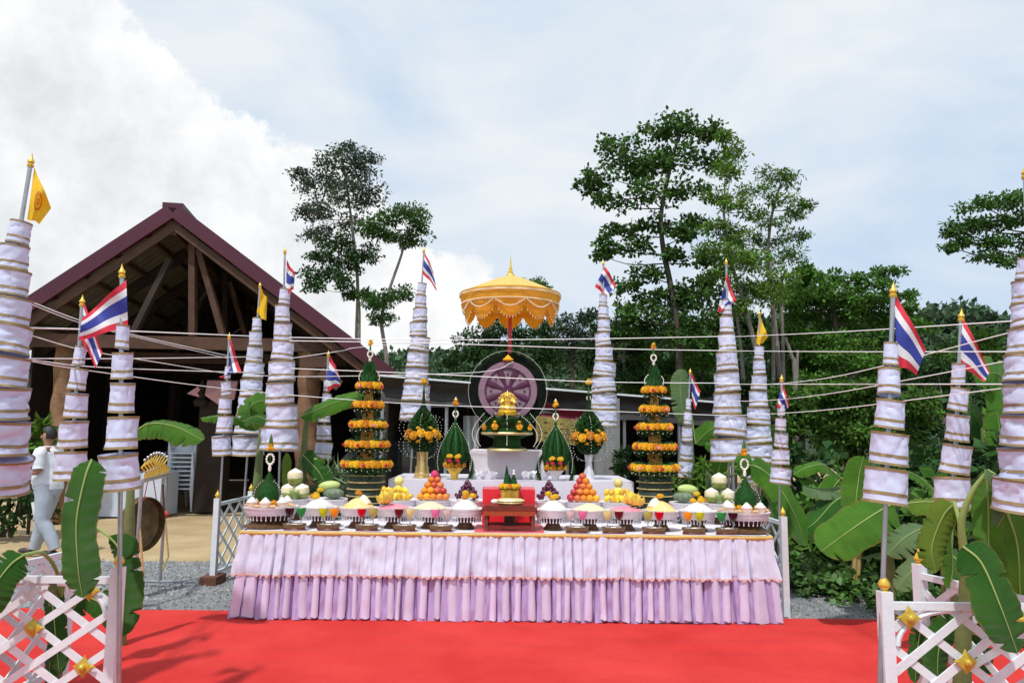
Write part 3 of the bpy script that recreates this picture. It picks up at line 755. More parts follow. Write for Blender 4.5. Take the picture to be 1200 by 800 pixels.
def vase_tower(px, topy, basey, d, label, vm, spray, ped=False):
    root = thing('leaf_arrangement', label, 'flower arrangement', (P(px, 530, d).x, d, P(px, basey, d).z))
    H = M(basey - topy, d); k = H / 1.0
    vh = M(38, d)
    if spray:
        v = MB().lathe([(.07, 0), (.075, .02), (.055, .05), (.06, .09), (.04, .14), (.035, .2), (.02, .26)], 20); v.obj('vase', vm, root)
        s_ = MB()
        for i in range(9):
            q = 2 * PI * i / 9; s_.tube([(.015 * math.cos(q), .015 * math.sin(q), .15), (.035 * math.cos(q), .035 * math.sin(q), vh * .8), (.07 * math.cos(q), .07 * math.sin(q), vh + .03)], [.012, .011, .004], 6)
        s_.obj('vase_petals', vm, root)
    else:
        MB().lathe([(.088, 0), (.092, .03), (.075, .045), (.084, .07), (.07, .10), (.074, .13), (.058, .16), (.062, vh - .06), (.085, vh), (.0, vh)], 24).obj('vase', vm, root)
    zc = M(basey - 505, d) if False else vh + M(14, d)
    lf = MB(); r = M(18, d)
    for i in range(120):
        q = i * 2.39996; h = (i / 120); z = zc - M(18, d) + h * M(44, d); rr = r * math.sin(PI * (.18 + .74 * h)) ** .8
        lf.add([(rr * .8 * math.cos(q - .2), rr * .8 * math.sin(q - .2), z - .02), (rr * .8 * math.cos(q + .2), rr * .8 * math.sin(q + .2), z - .02), (rr * 1.12 * math.cos(q), rr * 1.12 * math.sin(q), z + .012), (rr * .6 * math.cos(q), rr * .6 * math.sin(q), z + .06)], [(0, 1, 2), (0, 2, 3), (2, 1, 3)])
    lf.lathe([(r * .4, zc - M(20, d)), (r * .8, zc - M(8, d)), (r * .78, zc + M(8, d)), (r * .35, zc + M(22, d)), (.02, zc + M(36, d)), (.01, zc + M(52, d))], 16)
    lf.obj('leaf_globe', LEAFD, root)
    for i in range(12):
        q = 2 * PI * i / 12; flower(root, (r * .98 * math.cos(q), r * .98 * math.sin(q), zc - .01 + .024 * (i % 2)), .048, 'mari', Vector((math.cos(q), math.sin(q), .2)))
    for i in range(6):
        q = 2 * PI * i / 6 + .26; flower(root, (r * 1.0 * math.cos(q), r * 1.0 * math.sin(q), zc - .01), .013, 'rose', Vector((math.cos(q), math.sin(q), .2)))
        flower(root, (r * .8 * math.cos(q), r * .8 * math.sin(q), zc + .065), .026, 'yel'); flower(root, (r * .8 * math.cos(q), r * .8 * math.sin(q), zc - .07), .026, 'mari')
    g = MB()
    for a in range(4):
        yaw = a * PI / 4
        for sd in (-1, 1):
            for rad_, zz in ((M(25, d), zc + M(8, d)), (M(25, d), zc - M(12, d))):
                for i in range(14):
                    q = PI * .5 - sd * PI * (i / 13) * .95
                    X = sd * M(4, d) + rad_ * .95 * math.cos(q)
                    g.ball((X * math.cos(yaw), X * math.sin(yaw), zz + rad_ * .62 * math.sin(q)), .0042, 5, 4)
    tag(g.obj('jasmine_garland', JAS, root), kind='stuff')
    st = M(basey - topy, d)
    z1 = zc + M(34, d)
    j = MB().lathe([(.012, z1), (.015, z1 + .02), (.011, z1 + .05)], 8)
    for i in range(10):
        q = 2 * PI * i / 10; j.ball((.02 * math.cos(q), 0, z1 + .1 + .024 * math.sin(q)), .007, 6, 5)
    tag(j.obj('jasmine_ring', JAS, root), kind='stuff')
    MB().lathe([(.006, z1 + .05), (.008, z1 + .1), (.012, z1 + .15), (.003, st - .03)], 8).obj('leaf_stem', LEAFM, root)
    flower(root, (0, 0, st - .03), .036, 'mari'); flower(root, (0, 0, st - .006), .026, 'yel')
GV = mat('brushed_gold_vase', (.62, .45, .18), .32, .15, 30, .2, 60, metal=.7)
WV = mat('white_silver_vase', (.70, .72, .78), .3, .08, 30, .2, 60, metal=.2)
vase_tower(495, 446, 562, 7.95, 'leaf globe ringed with marigolds on a ribbed gold vase left of the wheel', GV, False)
vase_tower(690, 447, 565, 7.95, 'leaf globe ringed with marigolds on a white flared vase right of the wheel', WV, True)
def bowl_tower(px, topy, basey, d, label, bm_, bh):
    root = thing('leaf_cone_bowl', label, 'flower arrangement', (P(px, 530, d).x, d, P(px, basey, d).z), None, 'pointed leaf cones in footed bowls')
    h = M(bh, d)
    MB().lathe([(.055, 0), (.058, .015), (.035, .035), (.038, h * .45), (.05, h * .55), (.085, h * .85), (.092, h), (.0, h)], 24).obj('bowl', bm_, root)
    zt = M(basey - topy, d); zd = h + M(50, d); r = M(14.5, d)
    lf = MB()
    for i in range(9):            # bulging leaf ribs rising to a point
        q = 2 * PI * i / 9
        pts = [(rr * math.cos(q), rr * math.sin(q), z) for rr, z in ((r * .62, h - .01), (r * .9, h + (zd - h) * .3), (r * .72, h + (zd - h) * .62), (r * .25, h + (zd - h) * .85), (.006, zd))]
        lf.tube(smooth_path(pts, 12), [.028, .030, .030, .030, .029, .026, .023, .020, .017, .014, .011, .008, .004], 7)
    for i in range(60):
        q = i * 2.399; hh = i / 60; rr = r * math.sin(PI * (.35 + .62 * hh)); z = h + (zd - h) * hh * .9
        lf.add([(rr * math.cos(q - .14), rr * math.sin(q - .14), z), (rr * math.cos(q + .14), rr * math.sin(q + .14), z), (rr * 1.2 * math.cos(q), rr * 1.2 * math.sin(q), z + .045)], [(0, 1, 2)])
    for sd in (-1, 1):            # side wings of leaf points trailing down
        for i in range(14):
            z = h + .16 - i * .02; X = sd * (r * .95 + .003 * i + .035 * math.sin(i * .25))
            lf.add([(X, -.01, z), (X, .02, z - .01), (X + sd * .035, 0, z - .035), (X - sd * .03, 0, z - .03)], [(0, 1, 2), (0, 2, 3)])
    lf.lathe([(r * .6, h), (r * .85, h + (zd - h) * .3), (r * .6, h + (zd - h) * .62), (.02, h + (zd - h) * .9), (.004, zd + .1)], 12)
    lf.obj('leaf_cone', LEAFD, root)
    for i in range(9):
        q = 2 * PI * i / 9 + .2; dv = Vector((math.cos(q), math.sin(q), .3))
        flower(root, (r * .74 * dv.x, r * .74 * dv.y, h + .018), .040, 'mari', dv)
        if i % 2: flower(root, (r * .8 * dv.x, r * .8 * dv.y, h + .055), .02, 'rose' if i % 4 == 1 else 'pink', dv)
    for sx in (-1, 1): 
        flower(root, (sx * .040, -r * 1.0, h + .10), .036, 'yel'); flower(root, (sx * .040, -r * 1.12, h + .055), .024, 'rose')
    g = MB()
    for sd in (-1, 1):
        for i in range(22):
            t = i / 21; g.ball((sd * r * (.15 + 1.2 * math.sin(t * PI * .62)), -.03, zd - M(2, d) - t * (zd - h) * 1.05), .0055, 5, 4)
    for i in range(12): g.ball((0, -r * (.25 + .6 * i / 12), zd - .05 - (zd - h) * .6 * i / 12), .005, 5, 4)
    tag(g.obj('jasmine_garland', JAS, root), kind='stuff')
    j = MB().lathe([(.009, zd - .02), (.014, zd), (.010, zd + .05)], 8)
    for i in range(12):
        q = PI * (.15 + 1.7 * i / 11) + PI / 2; j.ball((.026 * math.cos(q), 0, zd + .085 + .03 * math.sin(q)), .009, 6, 5)
    tag(j.obj('jasmine_ring', JAS, root), kind='stuff')
    MB().lathe([(.004, zd + .05), (.012, zd + .1), (.003, zt - .04)], 8).obj('leaf_stem', LEAFM, root)
    flower(root, (0, 0, zt - .055), .034, 'mari'); flower(root, (0, 0, zt - .02), .02, 'yel')
    MB().lathe([(.012, zt - .02), (.008, zt - .002), (.002, zt + .012)], 8).obj('white_bud', JAS, root)
bowl_tower(533, 468, 566, 7.75, 'pointed leaf cone with marigolds in a gold bowl left of the white block', GOLD, 20)
bowl_tower(651, 470, 567, 7.75, 'pointed leaf cone with marigolds in a white bowl right of the white block', mat('white_bowl', (.78, .76, .78), .3, .05, 30), 18)
def corner_cone(px, topy, basey, d, label):
    root = thing('small_leaf_cone', label, 'flower arrangement', (P(px, 530, d).x, d, TZ + .178), None, 'small leaf cones at the table ends')
    H = P(px, topy, d).z - TZ - .178; s = H / .50; r = .07 * s
    b = MB().lathe([(r * 1.0, 0), (r * 1.1, .06 * s), (r * .95, .12 * s), (r * .45, .18 * s), (.01, .23 * s), (.004, .30 * s)], 12)
    for i in range(70):
        q = i * 2.399; hh = i / 70; rr = r * (1.12 - .75 * hh); z = .01 + .17 * s * hh
        b.add([(rr * math.cos(q - .16), rr * math.sin(q - .16), z), (rr * math.cos(q + .16), rr * math.sin(q + .16), z), (rr * 1.1 * math.cos(q), rr * 1.1 * math.sin(q), z + .06 * s)], [(0, 1, 2)])
    b.obj('leaf_dome', LEAFD, root)
    for i in range(8):
        q = 2 * PI * i / 8; flower(root, (r * 1.15 * math.cos(q), r * 1.15 * math.sin(q), .02 + .012 * (i % 2)), .031, 'mari' if i % 3 else 'yel')
    flower(root, (0, -r * 1.3, .045), .018, 'pink')
    j = MB().lathe([(.010, .24 * s), (.015, .26 * s), (.01, .29 * s)], 8)
    for i in range(12):
        q = 2 * PI * i / 12; j.ball((.026 * s * math.cos(q), 0, .325 * s + .036 * s * math.sin(q)), .0085 * s, 6, 5)
    for i in range(20):
        q = PI * i / 19; j.ball((r * 1.45 * math.cos(q), -.02, .05 * s + .13 * s * math.sin(q)), .005, 5, 4)
    tag(j.obj('jasmine_ring', JAS, root), kind='stuff')
    flower(root, (0, 0, .40 * s), .026 * s, 'mari'); flower(root, (0, 0, .425 * s), .022 * s, 'mari')
    MB().lathe([(.017 * s, .43 * s), (.012 * s, .47 * s), (.002, .505 * s)], 8).lathe([(.003, .3 * s), (.003, .4 * s)], 6).obj('leaf_tip', LEAFM, root)
corner_cone(317, 509, 588, 6.80, 'small dark leaf cone with marigolds at the left end of the table')
corner_cone(872, 515, 590, 6.80, 'small dark leaf cone with marigolds at the right end of the table')

# ================================================================== WHEEL, STATUE, PARASOL
def wheel():
    d = 8.15; c = P(595, 458, d); zb = AZ2
    r = M(34, d)
    mv = mat('wheel_mauve', (.26, .155, .215), .5, .12, 30, .3, 80, metal=.1); mp = mat('wheel_purple', (.08, .012, .055), .5, .2, 30)
    ROT = Matrix.Rotation(PI / 2, 3, 'X')
    w = thing('dharma_wheel', 'round mauve spoked wheel in a dark leaf frame behind the gold figure', 'wheel', (c.x, d, zb))
    zc = c.z - zb
    # leaf backing
    bk = MB().lathe([(0, -.02), (M(43, d), -.02), (M(45, d), 0), (M(43, d), .02), (0, .02)], 48, (0, .05, zc), rot=ROT)
    for k in range(150):
        q = 2 * PI * k / 150; rr = M(43, d); a = Vector((math.cos(q), 0, math.sin(q))); t = Vector((-math.sin(q), 0, math.cos(q)))
        o = Vector((0, .02 + .03 * random.random(), zc))
        bk.add([o + a * (rr - .03) - t * .018, o + a * (rr - .03) + t * .018, o + a * (rr + .022) + t * .01], [(0, 1, 2)])
    bk.obj('leaf_backing', mat('wheel_backing', (.005, .010, .006), .8, .4, 20, .4, 60, spec=.1), w)
    MB().lathe([(r * .80, -.016), (r * 1.0, -.016), (r * 1.02, 0), (r * 1.0, .016), (r * .80, .016), (r * .80, -.016)], 48, (0, 0, zc), rot=ROT).obj('rim', mv, w)
    MB().lathe([(0, .0), (r * .8, .0), (r * .8, .012), (0, .012)], 40, (0, .012, zc), rot=ROT).obj('inner_disc', mat('wheel_light', (.24, .165, .205), .5, .15, 30), w)
    MB().lathe([(r * .74, -.008), (r * .79, -.008), (r * .79, .008), (r * .74, .008), (r * .74, -.008)], 40, (0, 0, zc), rot=ROT).obj('inner_ring', mp, w)
    MB().lathe([(0, -.02), (r * .18, -.02), (r * .2, 0), (r * .18, .012)], 24, (0, 0, zc), rot=ROT).obj('hub', mp, w)
    for k in range(8):
        q = PI / 8 + k * PI / 4; a = Vector((math.cos(q), 0, math.sin(q)))
        sp = MB(); p0 = Vector((0, -.002, zc)) + a * r * .18; p1 = Vector((0, -.002, zc)) + a * r * .76
        sp.tube(smooth_path([p0, p0.lerp(p1, .4), p0.lerp(p1, .75), p1], 8), [.018, .02, .024, .032, .038, .040, .036, .042, .046], 10); sp.v = [(x_, (y_ + .002) * .3 - .002, z_) for x_, y_, z_ in sp.v]; sp.obj('spoke', mp, w)
        q += PI / 8; a = Vector((math.cos(q), 0, math.sin(q)))
        MB().ball(Vector((0, -.004, zc)) + a * r * .58, .012, 8, 6).obj('stud', mp, w)
    MB().lathe([(.055, 0), (.06, .015), (.05, .03), (.035, .035), (.028, .05), (.012, .06), (.0, .075)], 16, (0, -.01, zc + r * 1.03)).obj('marigold_crown', MARI, w)
    # white thread outline
    th = MB().tube([Vector((M(46, d) * math.cos(q), -.02, zc + M(47, d) * math.sin(q))) for q in [(-.28 + 1.56 * k / 40) * PI for k in range(41)]], .0014, 5)
    th.obj('thread', STR, w)
    # pedestal of leaf-clad tiers carrying the figure
    p = thing('leaf_pedestal', 'dark green leaf clad pedestal with marigold cups under the gold figure', 'pedestal', (c.x, d - .32, zb + .002))
    hp = P(595, 487, d - .32).z - zb - .002
    MB().lathe([(.20, 0), (.205, .025), (.15, .05), (.14, hp * .35), (.26, hp * .48), (.27, hp * .56), (.24, hp * .6), (.25, hp * .92), (.0, hp)], 8).obj('pedestal_body', LEAFD, p)
    MB().lathe([(.262, hp * .46), (.275, hp * .5), (.262, hp * .55)], 8).obj('gilt_edge', GILT, p)
    MB().lathe([(.202, 0), (.215, .012), (.204, .028)], 8).obj('gilt_edge', GILT, p)
    lv = MB()
    for k in range(90):
        q = k / 90 * 2 * PI; rr = .25; z = hp * random.uniform(.55, .92)
        lv.add([(rr * math.cos(q - .08), rr * math.sin(q - .08), z), (rr * math.cos(q + .08), rr * math.sin(q + .08), z), (rr * 1.15 * math.cos(q), rr * 1.15 * math.sin(q), z + .06)], [(0, 1, 2)])
    lv.obj('leaf_points', LEAFD, p)
    for dx in (-.235, -.125, .125, .235):
        s = .04 if abs(dx) < .2 else .026
        MB().lathe([(.02, 0), (s, s * .9), (s * .9, s), (0, s)], 12, (dx, -.235 if abs(dx) < .2 else -.17, hp * .6)).obj('marigold_cup', MARI, p)
        flower(p, (dx, -.235 if abs(dx) < .2 else -.17, hp * .6 + s * 1.1), s * .8, 'mari'); flower(p, (dx, -.26 if abs(dx) < .2 else -.19, hp * .6 + s * .9), s * .36, 'rose')
        flower(p, (dx, -.235 if abs(dx) < .2 else -.17, hp * .6 + s * 2.0), s * .42, 'yel')
    g = MB()
    for k in range(26): g.ball((.0, -.262 + .05 * (k / 26), hp - .012 * k), .006, 5, 4)
    for sd in (-1, 1):
        for k in range(24):
            t = k / 23; g.ball((sd * (.12 + .19 * math.sin(t * 2.2)), -.2, hp * (1.05 - .9 * t)), .006, 5, 4)
            g.ball((sd * (.24 + .12 * math.sin(t * 2.6)), -.12, hp * (1.05 - .95 * t)), .006, 5, 4)
    tag(g.obj('jasmine_strands', JAS, p), kind='stuff')
    # seated gold figure with several raised arms, on a lotus base
    s = thing('gold_figure', 'small seated gold figure with fanned arms in front of the wheel', 'statue', (c.x, d - .32, zb + hp + .004))
    s.scale = (.86, .86, .86)
    MB().lathe([(.15, 0), (.155, .02), (.10, .03), (.12, .05), (.105, .065), (.0, .066)], 20).obj('lotus_base', GOLD, s)
    fg = MB(); k = .066
    fg.ball((0, 0, k + .03), .06, 14, 8, sc=(1.45, .95, .5))                      # crossed legs
    for sd in (-1, 1): fg.tube([(sd * .02, -.01, k + .035), (sd * .085, -.03, k + .026), (sd * .03, -.07, k + .02)], [.026, .028, .016], 9)
    fg.lathe([(.045, k + .03), (.036, k + .06), (.046, k + .10), (.05, k + .12), (.02, k + .135), (.016, k + .15)], 14, sy=.7)
    fg.ball((0, -.004, k + .17), .025, 12, 9, sc=(.9, .95, 1.1)); fg.lathe([(.026, k + .183), (.018, k + .20), (.012, k + .215), (.002, k + .25)], 12)
    fg.ball((0, -.03, k + .168), .005, 6, 5)
    for sd in (-1, 1):
        for a in range(4):
            q = R(-25 + a * 32); e = Vector((sd * (.045 + .045 * math.cos(q)), -.006 + .004 * a, k + .115 + .045 * math.sin(q)))
            h_ = e + Vector((sd * .022 * math.cos(q + .9), -.004, .04 * math.sin(q + .6)))
            fg.tube(smooth_path([(sd * .04, 0, k + .115), e, h_], 6), [.013, .012, .011, .010, .009, .008, .009], 8); fg.ball(h_, .011, 8, 6)
    fg.obj('figure_body', mat('bright_gold', (.88, .62, .12), .25, .15, 40, .3, 90, metal=.8), s)
    MB().lathe([(.0, -.006), (.095, -.006), (.105, 0), (.095, .006), (0, .006)], 28, (0, .03, k + .12), rot=ROT).obj('halo', mat('gilt_halo', (.72, .50, .12), .4, .35, 90, .9, 120, metal=.6), s)
wheel()
def parasol():
    d = 8.45; c = P(598, 345, d); R0 = M(60, d); zt = P(598, 323, d).z; ze = P(598, 346, d).z; z0 = 0
    ym = mat('yellow_silk', (.92, .64, .12), .5, .06, 8, .15, 60, sheen=.3, trans=.3)
    root = thing('yellow_parasol', 'big yellow tasselled ceremonial parasol on a red pole above the wheel', 'parasol', (c.x, d, 0))
    MB().tube([(0, 0, 0), (0, 0, zt)], .021, 12).obj('pole', mat('red_pole', (.50, .012, .02), .3, .06, 9), root)
    MB().lathe([(.05, zt - .36), (.055, zt - .34), (.03, zt - .3)], 14).obj('runner', ym, root)
    n = 16
    can = MB()
    prof = [(.0, 1.0), (.12, .955), (.3, .80), (.5, .58), (.7, .36), (.88, .14), (1.0, 0)]
    def cf(u, v):
        q = 2 * PI * u; t = v * (len(prof) - 1); i = min(int(t), len(prof) - 2); t -= i
        r = prof[i][0] * (1 - t) + prof[i + 1][0] * t; z = prof[i][1] * (1 - t) + prof[i + 1][1] * t
        sc = 1 - .018 * r * (1 - math.cos(u * n * 2 * PI)) * .5 * 2
        return Vector((r * R0 * sc * math.cos(q), r * R0 * sc * math.sin(q), ze + (zt - ze) * z - .01 * r * (1 - math.cos(u * n * 2 * PI)) * .5))
    can.grid(cf, 128, 18); can.obj('canopy', ym, root)
    def band(z0_, z1_, r0_, r1_, nm, m, sc=0.0, ns=10, rip=.008, nv=6):
        def f(u, v):
            q = 2 * PI * u; z = z0_ + (z1_ - z0_) * v
            if sc: z -= sc * v * abs(math.sin(u * ns * PI)) ** .7
            r = r0_ + (r1_ - r0_) * v + rip * math.sin(u * 90) * (.3 + v)
            return Vector((r * math.cos(q), r * math.sin(q), z))
        return MB().grid(f, 240, nv).obj(nm, m, root)
    y2 = mat('deep_yellow_silk', (.82, .42, .03), .5, .1, 10, .2, 60, trans=.25)
    band(ze + .006, ze - .17, R0 * 1.0, R0 * .93, 'valance', y2, .0, rip=.006)
    band(ze - .012, ze - .035, R0 * 1.008, R0 * 1.003, 'pale_ribbon', mat('cream_ribbon', (.80, .62, .36), .6, .1, 30), 0, rip=.003, nv=1)
    band(ze - .13, ze - .17, R0 * .93, R0 * .88, 'scalloped_valance', mat('amber_silk', (.88, .40, .02), .5, .1, 10, .2, 60, trans=.35), .15, 10, rip=.005)
    tas = MB()
    for k in range(200):
        u = k / 200; q = 2 * PI * u; sw = abs(math.sin(u * 10 * PI))
        for zz, rr in ((ze - .125 - .085 * sw, R0 * .955), (ze - .12, R0 * .96)):
            tas.ball((rr * math.cos(q), rr * math.sin(q), zz), .0095, 5, 4)
        z = ze - .17 - .15 * sw ** .7
        if k % 2 == 0: tas.tube([(R0 * .885 * math.cos(q), R0 * .885 * math.sin(q), z), (R0 * .885 * math.cos(q), R0 * .885 * math.sin(q), z - .022)], .004, 4)
    tag(tas.obj('bead_fringe', mat('bead_cream', (.80, .66, .46), .5, .1, 30), root), kind='stuff')
    for k in range(16):
        q = 2 * PI * k / 16
        MB().tube([(.03 * math.cos(q), .03 * math.sin(q), zt - .03), (R0 * .97 * math.cos(q), R0 * .97 * math.sin(q), ze + .0)], .005, 5).obj('rib', GILT, root)
        if k % 2 == 0: MB().tube([(.04 * math.cos(q), .04 * math.sin(q), zt - .33), (R0 * .5 * math.cos(q), R0 * .5 * math.sin(q), ze + (zt - ze) * .5)], .004, 5).obj('strut', GILT, root)
    zf = P(600, 300, d).z - zt
    MB().lathe([(.05, zt - .01), (.045, zt + .015), (.025, zt + .03), (.03, zt + .045), (.018, zt + .06), (.022, zt + .075), (.012, zt + .1), (.008, zt + zf * .7), (.002, zt + zf)], 14).obj('spire', GOLD, root)
parasol()

# ================================================================== TABLE OFFERINGS
def stand_meshes():
    out = {}
    for nm, R0, fw in (('round', .165, .055), ('wide', .235, .15)):
        h = .165
        plate = MB().lathe([(0, h - .012), (R0 * .95, h - .012), (R0, h - .002), (R0 * 1.01, h + .008), (R0 * .97, h + .006), (0, h)], 28).mesh('plate', mat('plate_white', (.80, .77, .80), .4, .05, 30))
        fr = MB(); nb = 30
        # woven basket band and hanging tassel rods with bead tips
        fr.lathe([(R0 * .93, h - .012), (R0 * .99, h - .010), (R0 * .975, h - .018), (R0 * .95, h - .020), (R0 * .955, h - .030), (R0 * .92, h - .033), (R0 * .925, h - .044), (R0 * .89, h - .047), (R0 * .895, h - .058), (R0 * .84, h - .060)], 40, wob=.006)
        for k in range(nb):
            q = 2 * PI * k / nb
            fr.tube([(R0 * .97 * math.cos(q), R0 * .97 * math.sin(q), h - .008), (R0 * .85 * math.cos(q), R0 * .85 * math.sin(q), h - .066), (R0 * .82 * math.cos(q), R0 * .82 * math.sin(q), h - .095)], .0042, 5)
            fr.ball((R0 * .82 * math.cos(q), R0 * .82 * math.sin(q), h - .097), .007, 6, 4)
        fr_m = fr.mesh('bead_fringe', mat('bead_white', (.78, .73, .78), .45, .05, 30))
        bowl = MB().lathe([(fw * .9, .045), (fw * 1.1, .07), (R0 * .78, h - .03), (R0 * .9, h - .013)], 24).mesh('stand_bowl', mat('maroon_lacquer', (.07, .012, .014), .35, .3, 30))
        foot = MB().lathe([(fw * 1.55, 0), (fw * 1.6, .006), (fw * 1.38, .014), (fw * 1.2, .03), (fw * .95, .055), (fw * .8, .065)], 12).mesh('foot', mat('bronze_foot', (.20, .13, .055), .4, .5, 60, .6, 90, metal=.3, col2=(.10, .03, .02)))
        out[nm] = (plate, fr_m, bowl, foot)
    return out
STM = stand_meshes()
def stand(px, basey, d, kind, label, s=1.0):
    x = P(px, basey, d).x
    root = thing('offering_stand', label, 'offering stand', (x, d, TZ + .006), (0, 0, random.uniform(0, 6)), 'fringed footed offering stands')
    root.scale = (s, s, s)
    for me, nm in zip(STM[kind], ('plate', 'bead_fringe', 'stand_bowl', 'foot')): link(nm, me, root)
    return Vector((x, d, TZ + .006 + .172 * s))
def mound(c, r, h, m, label, name='rice_mound', cat='rice', lump=.06):
    b = MB(); n = 30
    sd = random.random() * 50
    prof = [(1.0, 0), (.96, .1), (.78, .34), (.55, .62), (.32, .86), (.12, .98), (0.01, 1.0)]
    vs = []
    def f(u, v):
        q = 2 * PI * u; t = v * (len(prof) - 1); i = min(int(t), len(prof) - 2); t -= i
        rr = (prof[i][0] * (1 - t) + prof[i + 1][0] * t) * r; z = (prof[i][1] * (1 - t) + prof[i + 1][1] * t) * h
        w = 1 + lump * mnoise.noise(Vector((rr * math.cos(q) * 40, rr * math.sin(q) * 40, sd + z * 30)))
        return Vector((rr * w * math.cos(q), rr * w * math.sin(q), z * w))
    b.grid(f, 30, 14)
    return tag(b.obj(name, m, None, c), label, cat)
FRX = mat('cream_flowers', (.80, .74, .58), .7, .1, 40, .6, 90)
def top_flower(c, r=.032, lab='marigold head set on top of a food mound', kind='mari'):
    o = link('marigold', MAR_ME if kind == 'mari' else MARY_ME, None, c, (random.uniform(-.3, .3), random.uniform(-.3, .3), 0), (2 * r,) * 3)
    return tag(o, lab, 'flower', 'loose marigold heads on the offerings')
FD = 6.74
def fruit_me(nm, m, sc=(1, 1, .93), stem=True, n=14):
    b = MB().ball((0, 0, 0), 1, n, 10, sc=sc, lump=.05, seed=hash(nm) % 7 if False else len(nm))
    return b.mesh(nm, m)
ORM = fruit_me('orange', mat('orange_peel', (.92, .36, .02), .4, .1, 9, .5, 90, ov=.22))
APM = fruit_me('apple', mat('red_apple', (.55, .03, .035), .25, 0, 6, 0, col2=(.75, .18, .05), ov=.35), (1, 1, .9))
DRM = fruit_me('dragon_fruit', mat('dragon_pink', (.72, .04, .16), .4, .3, 20, .5, 40), (1, 1, 1.15))
PEM = fruit_me('pear', mat('pale_yellow_pear', (.82, .70, .24), .35, .15, 14, .15, 80, ov=.2), (1, 1, 1.0))
MAM = fruit_me('mango', mat('yellow_mango', (.90, .62, .04), .35, .1, 9, ov=.25), (.8, .7, 1.25))
GRM = fruit_me('grape', mat('purple_grape', (.10, .015, .05), .25, .4, 30, ov=.5), (1, 1, 1), n=8)
def fruit(me, nm, c, r, label, cat, group, rot=None):
    o = link(nm, me, None, c, rot or (random.uniform(-.4, .4), random.uniform(-.4, .4), random.uniform(0, 6)), (r, r, r))
    return tag(o, label, cat, group)
def banana_bunch(c, n, label, m, yaw=0, s=1.0):
    root = thing('banana_bunch', label, 'bananas', c, (0, 0, yaw))
    bm_ = MB().tube(smooth_path([(0, 0, .0), (.01, -.03, .035), (.0, -.06, .09)], 8), [.004, .011, .017, .019, .02, .019, .016, .010, .004], 7).mesh('banana', m)
    for k in range(n):
        link('banana', bm_, root, ((k - (n - 1) / 2) * .026 * s, 0, 0), (R(random.uniform(-8, 8)), R((k - (n - 1) / 2) * 9), R(random.uniform(-9, 9))), (s, s, s))
    for k in range(max(2, n - 2)):
        link('banana', bm_, root, ((k - (n - 3) / 2) * .026 * s, .035 * s, .02 * s), (R(-18), R((k - (n - 3) / 2) * 8), 0), (s, s, s))
    MB().ball((0, .02, 0), .02 * s, 8, 6, sc=(2.2, 1, .7)).obj('crown', LEAFM, root)
    return root
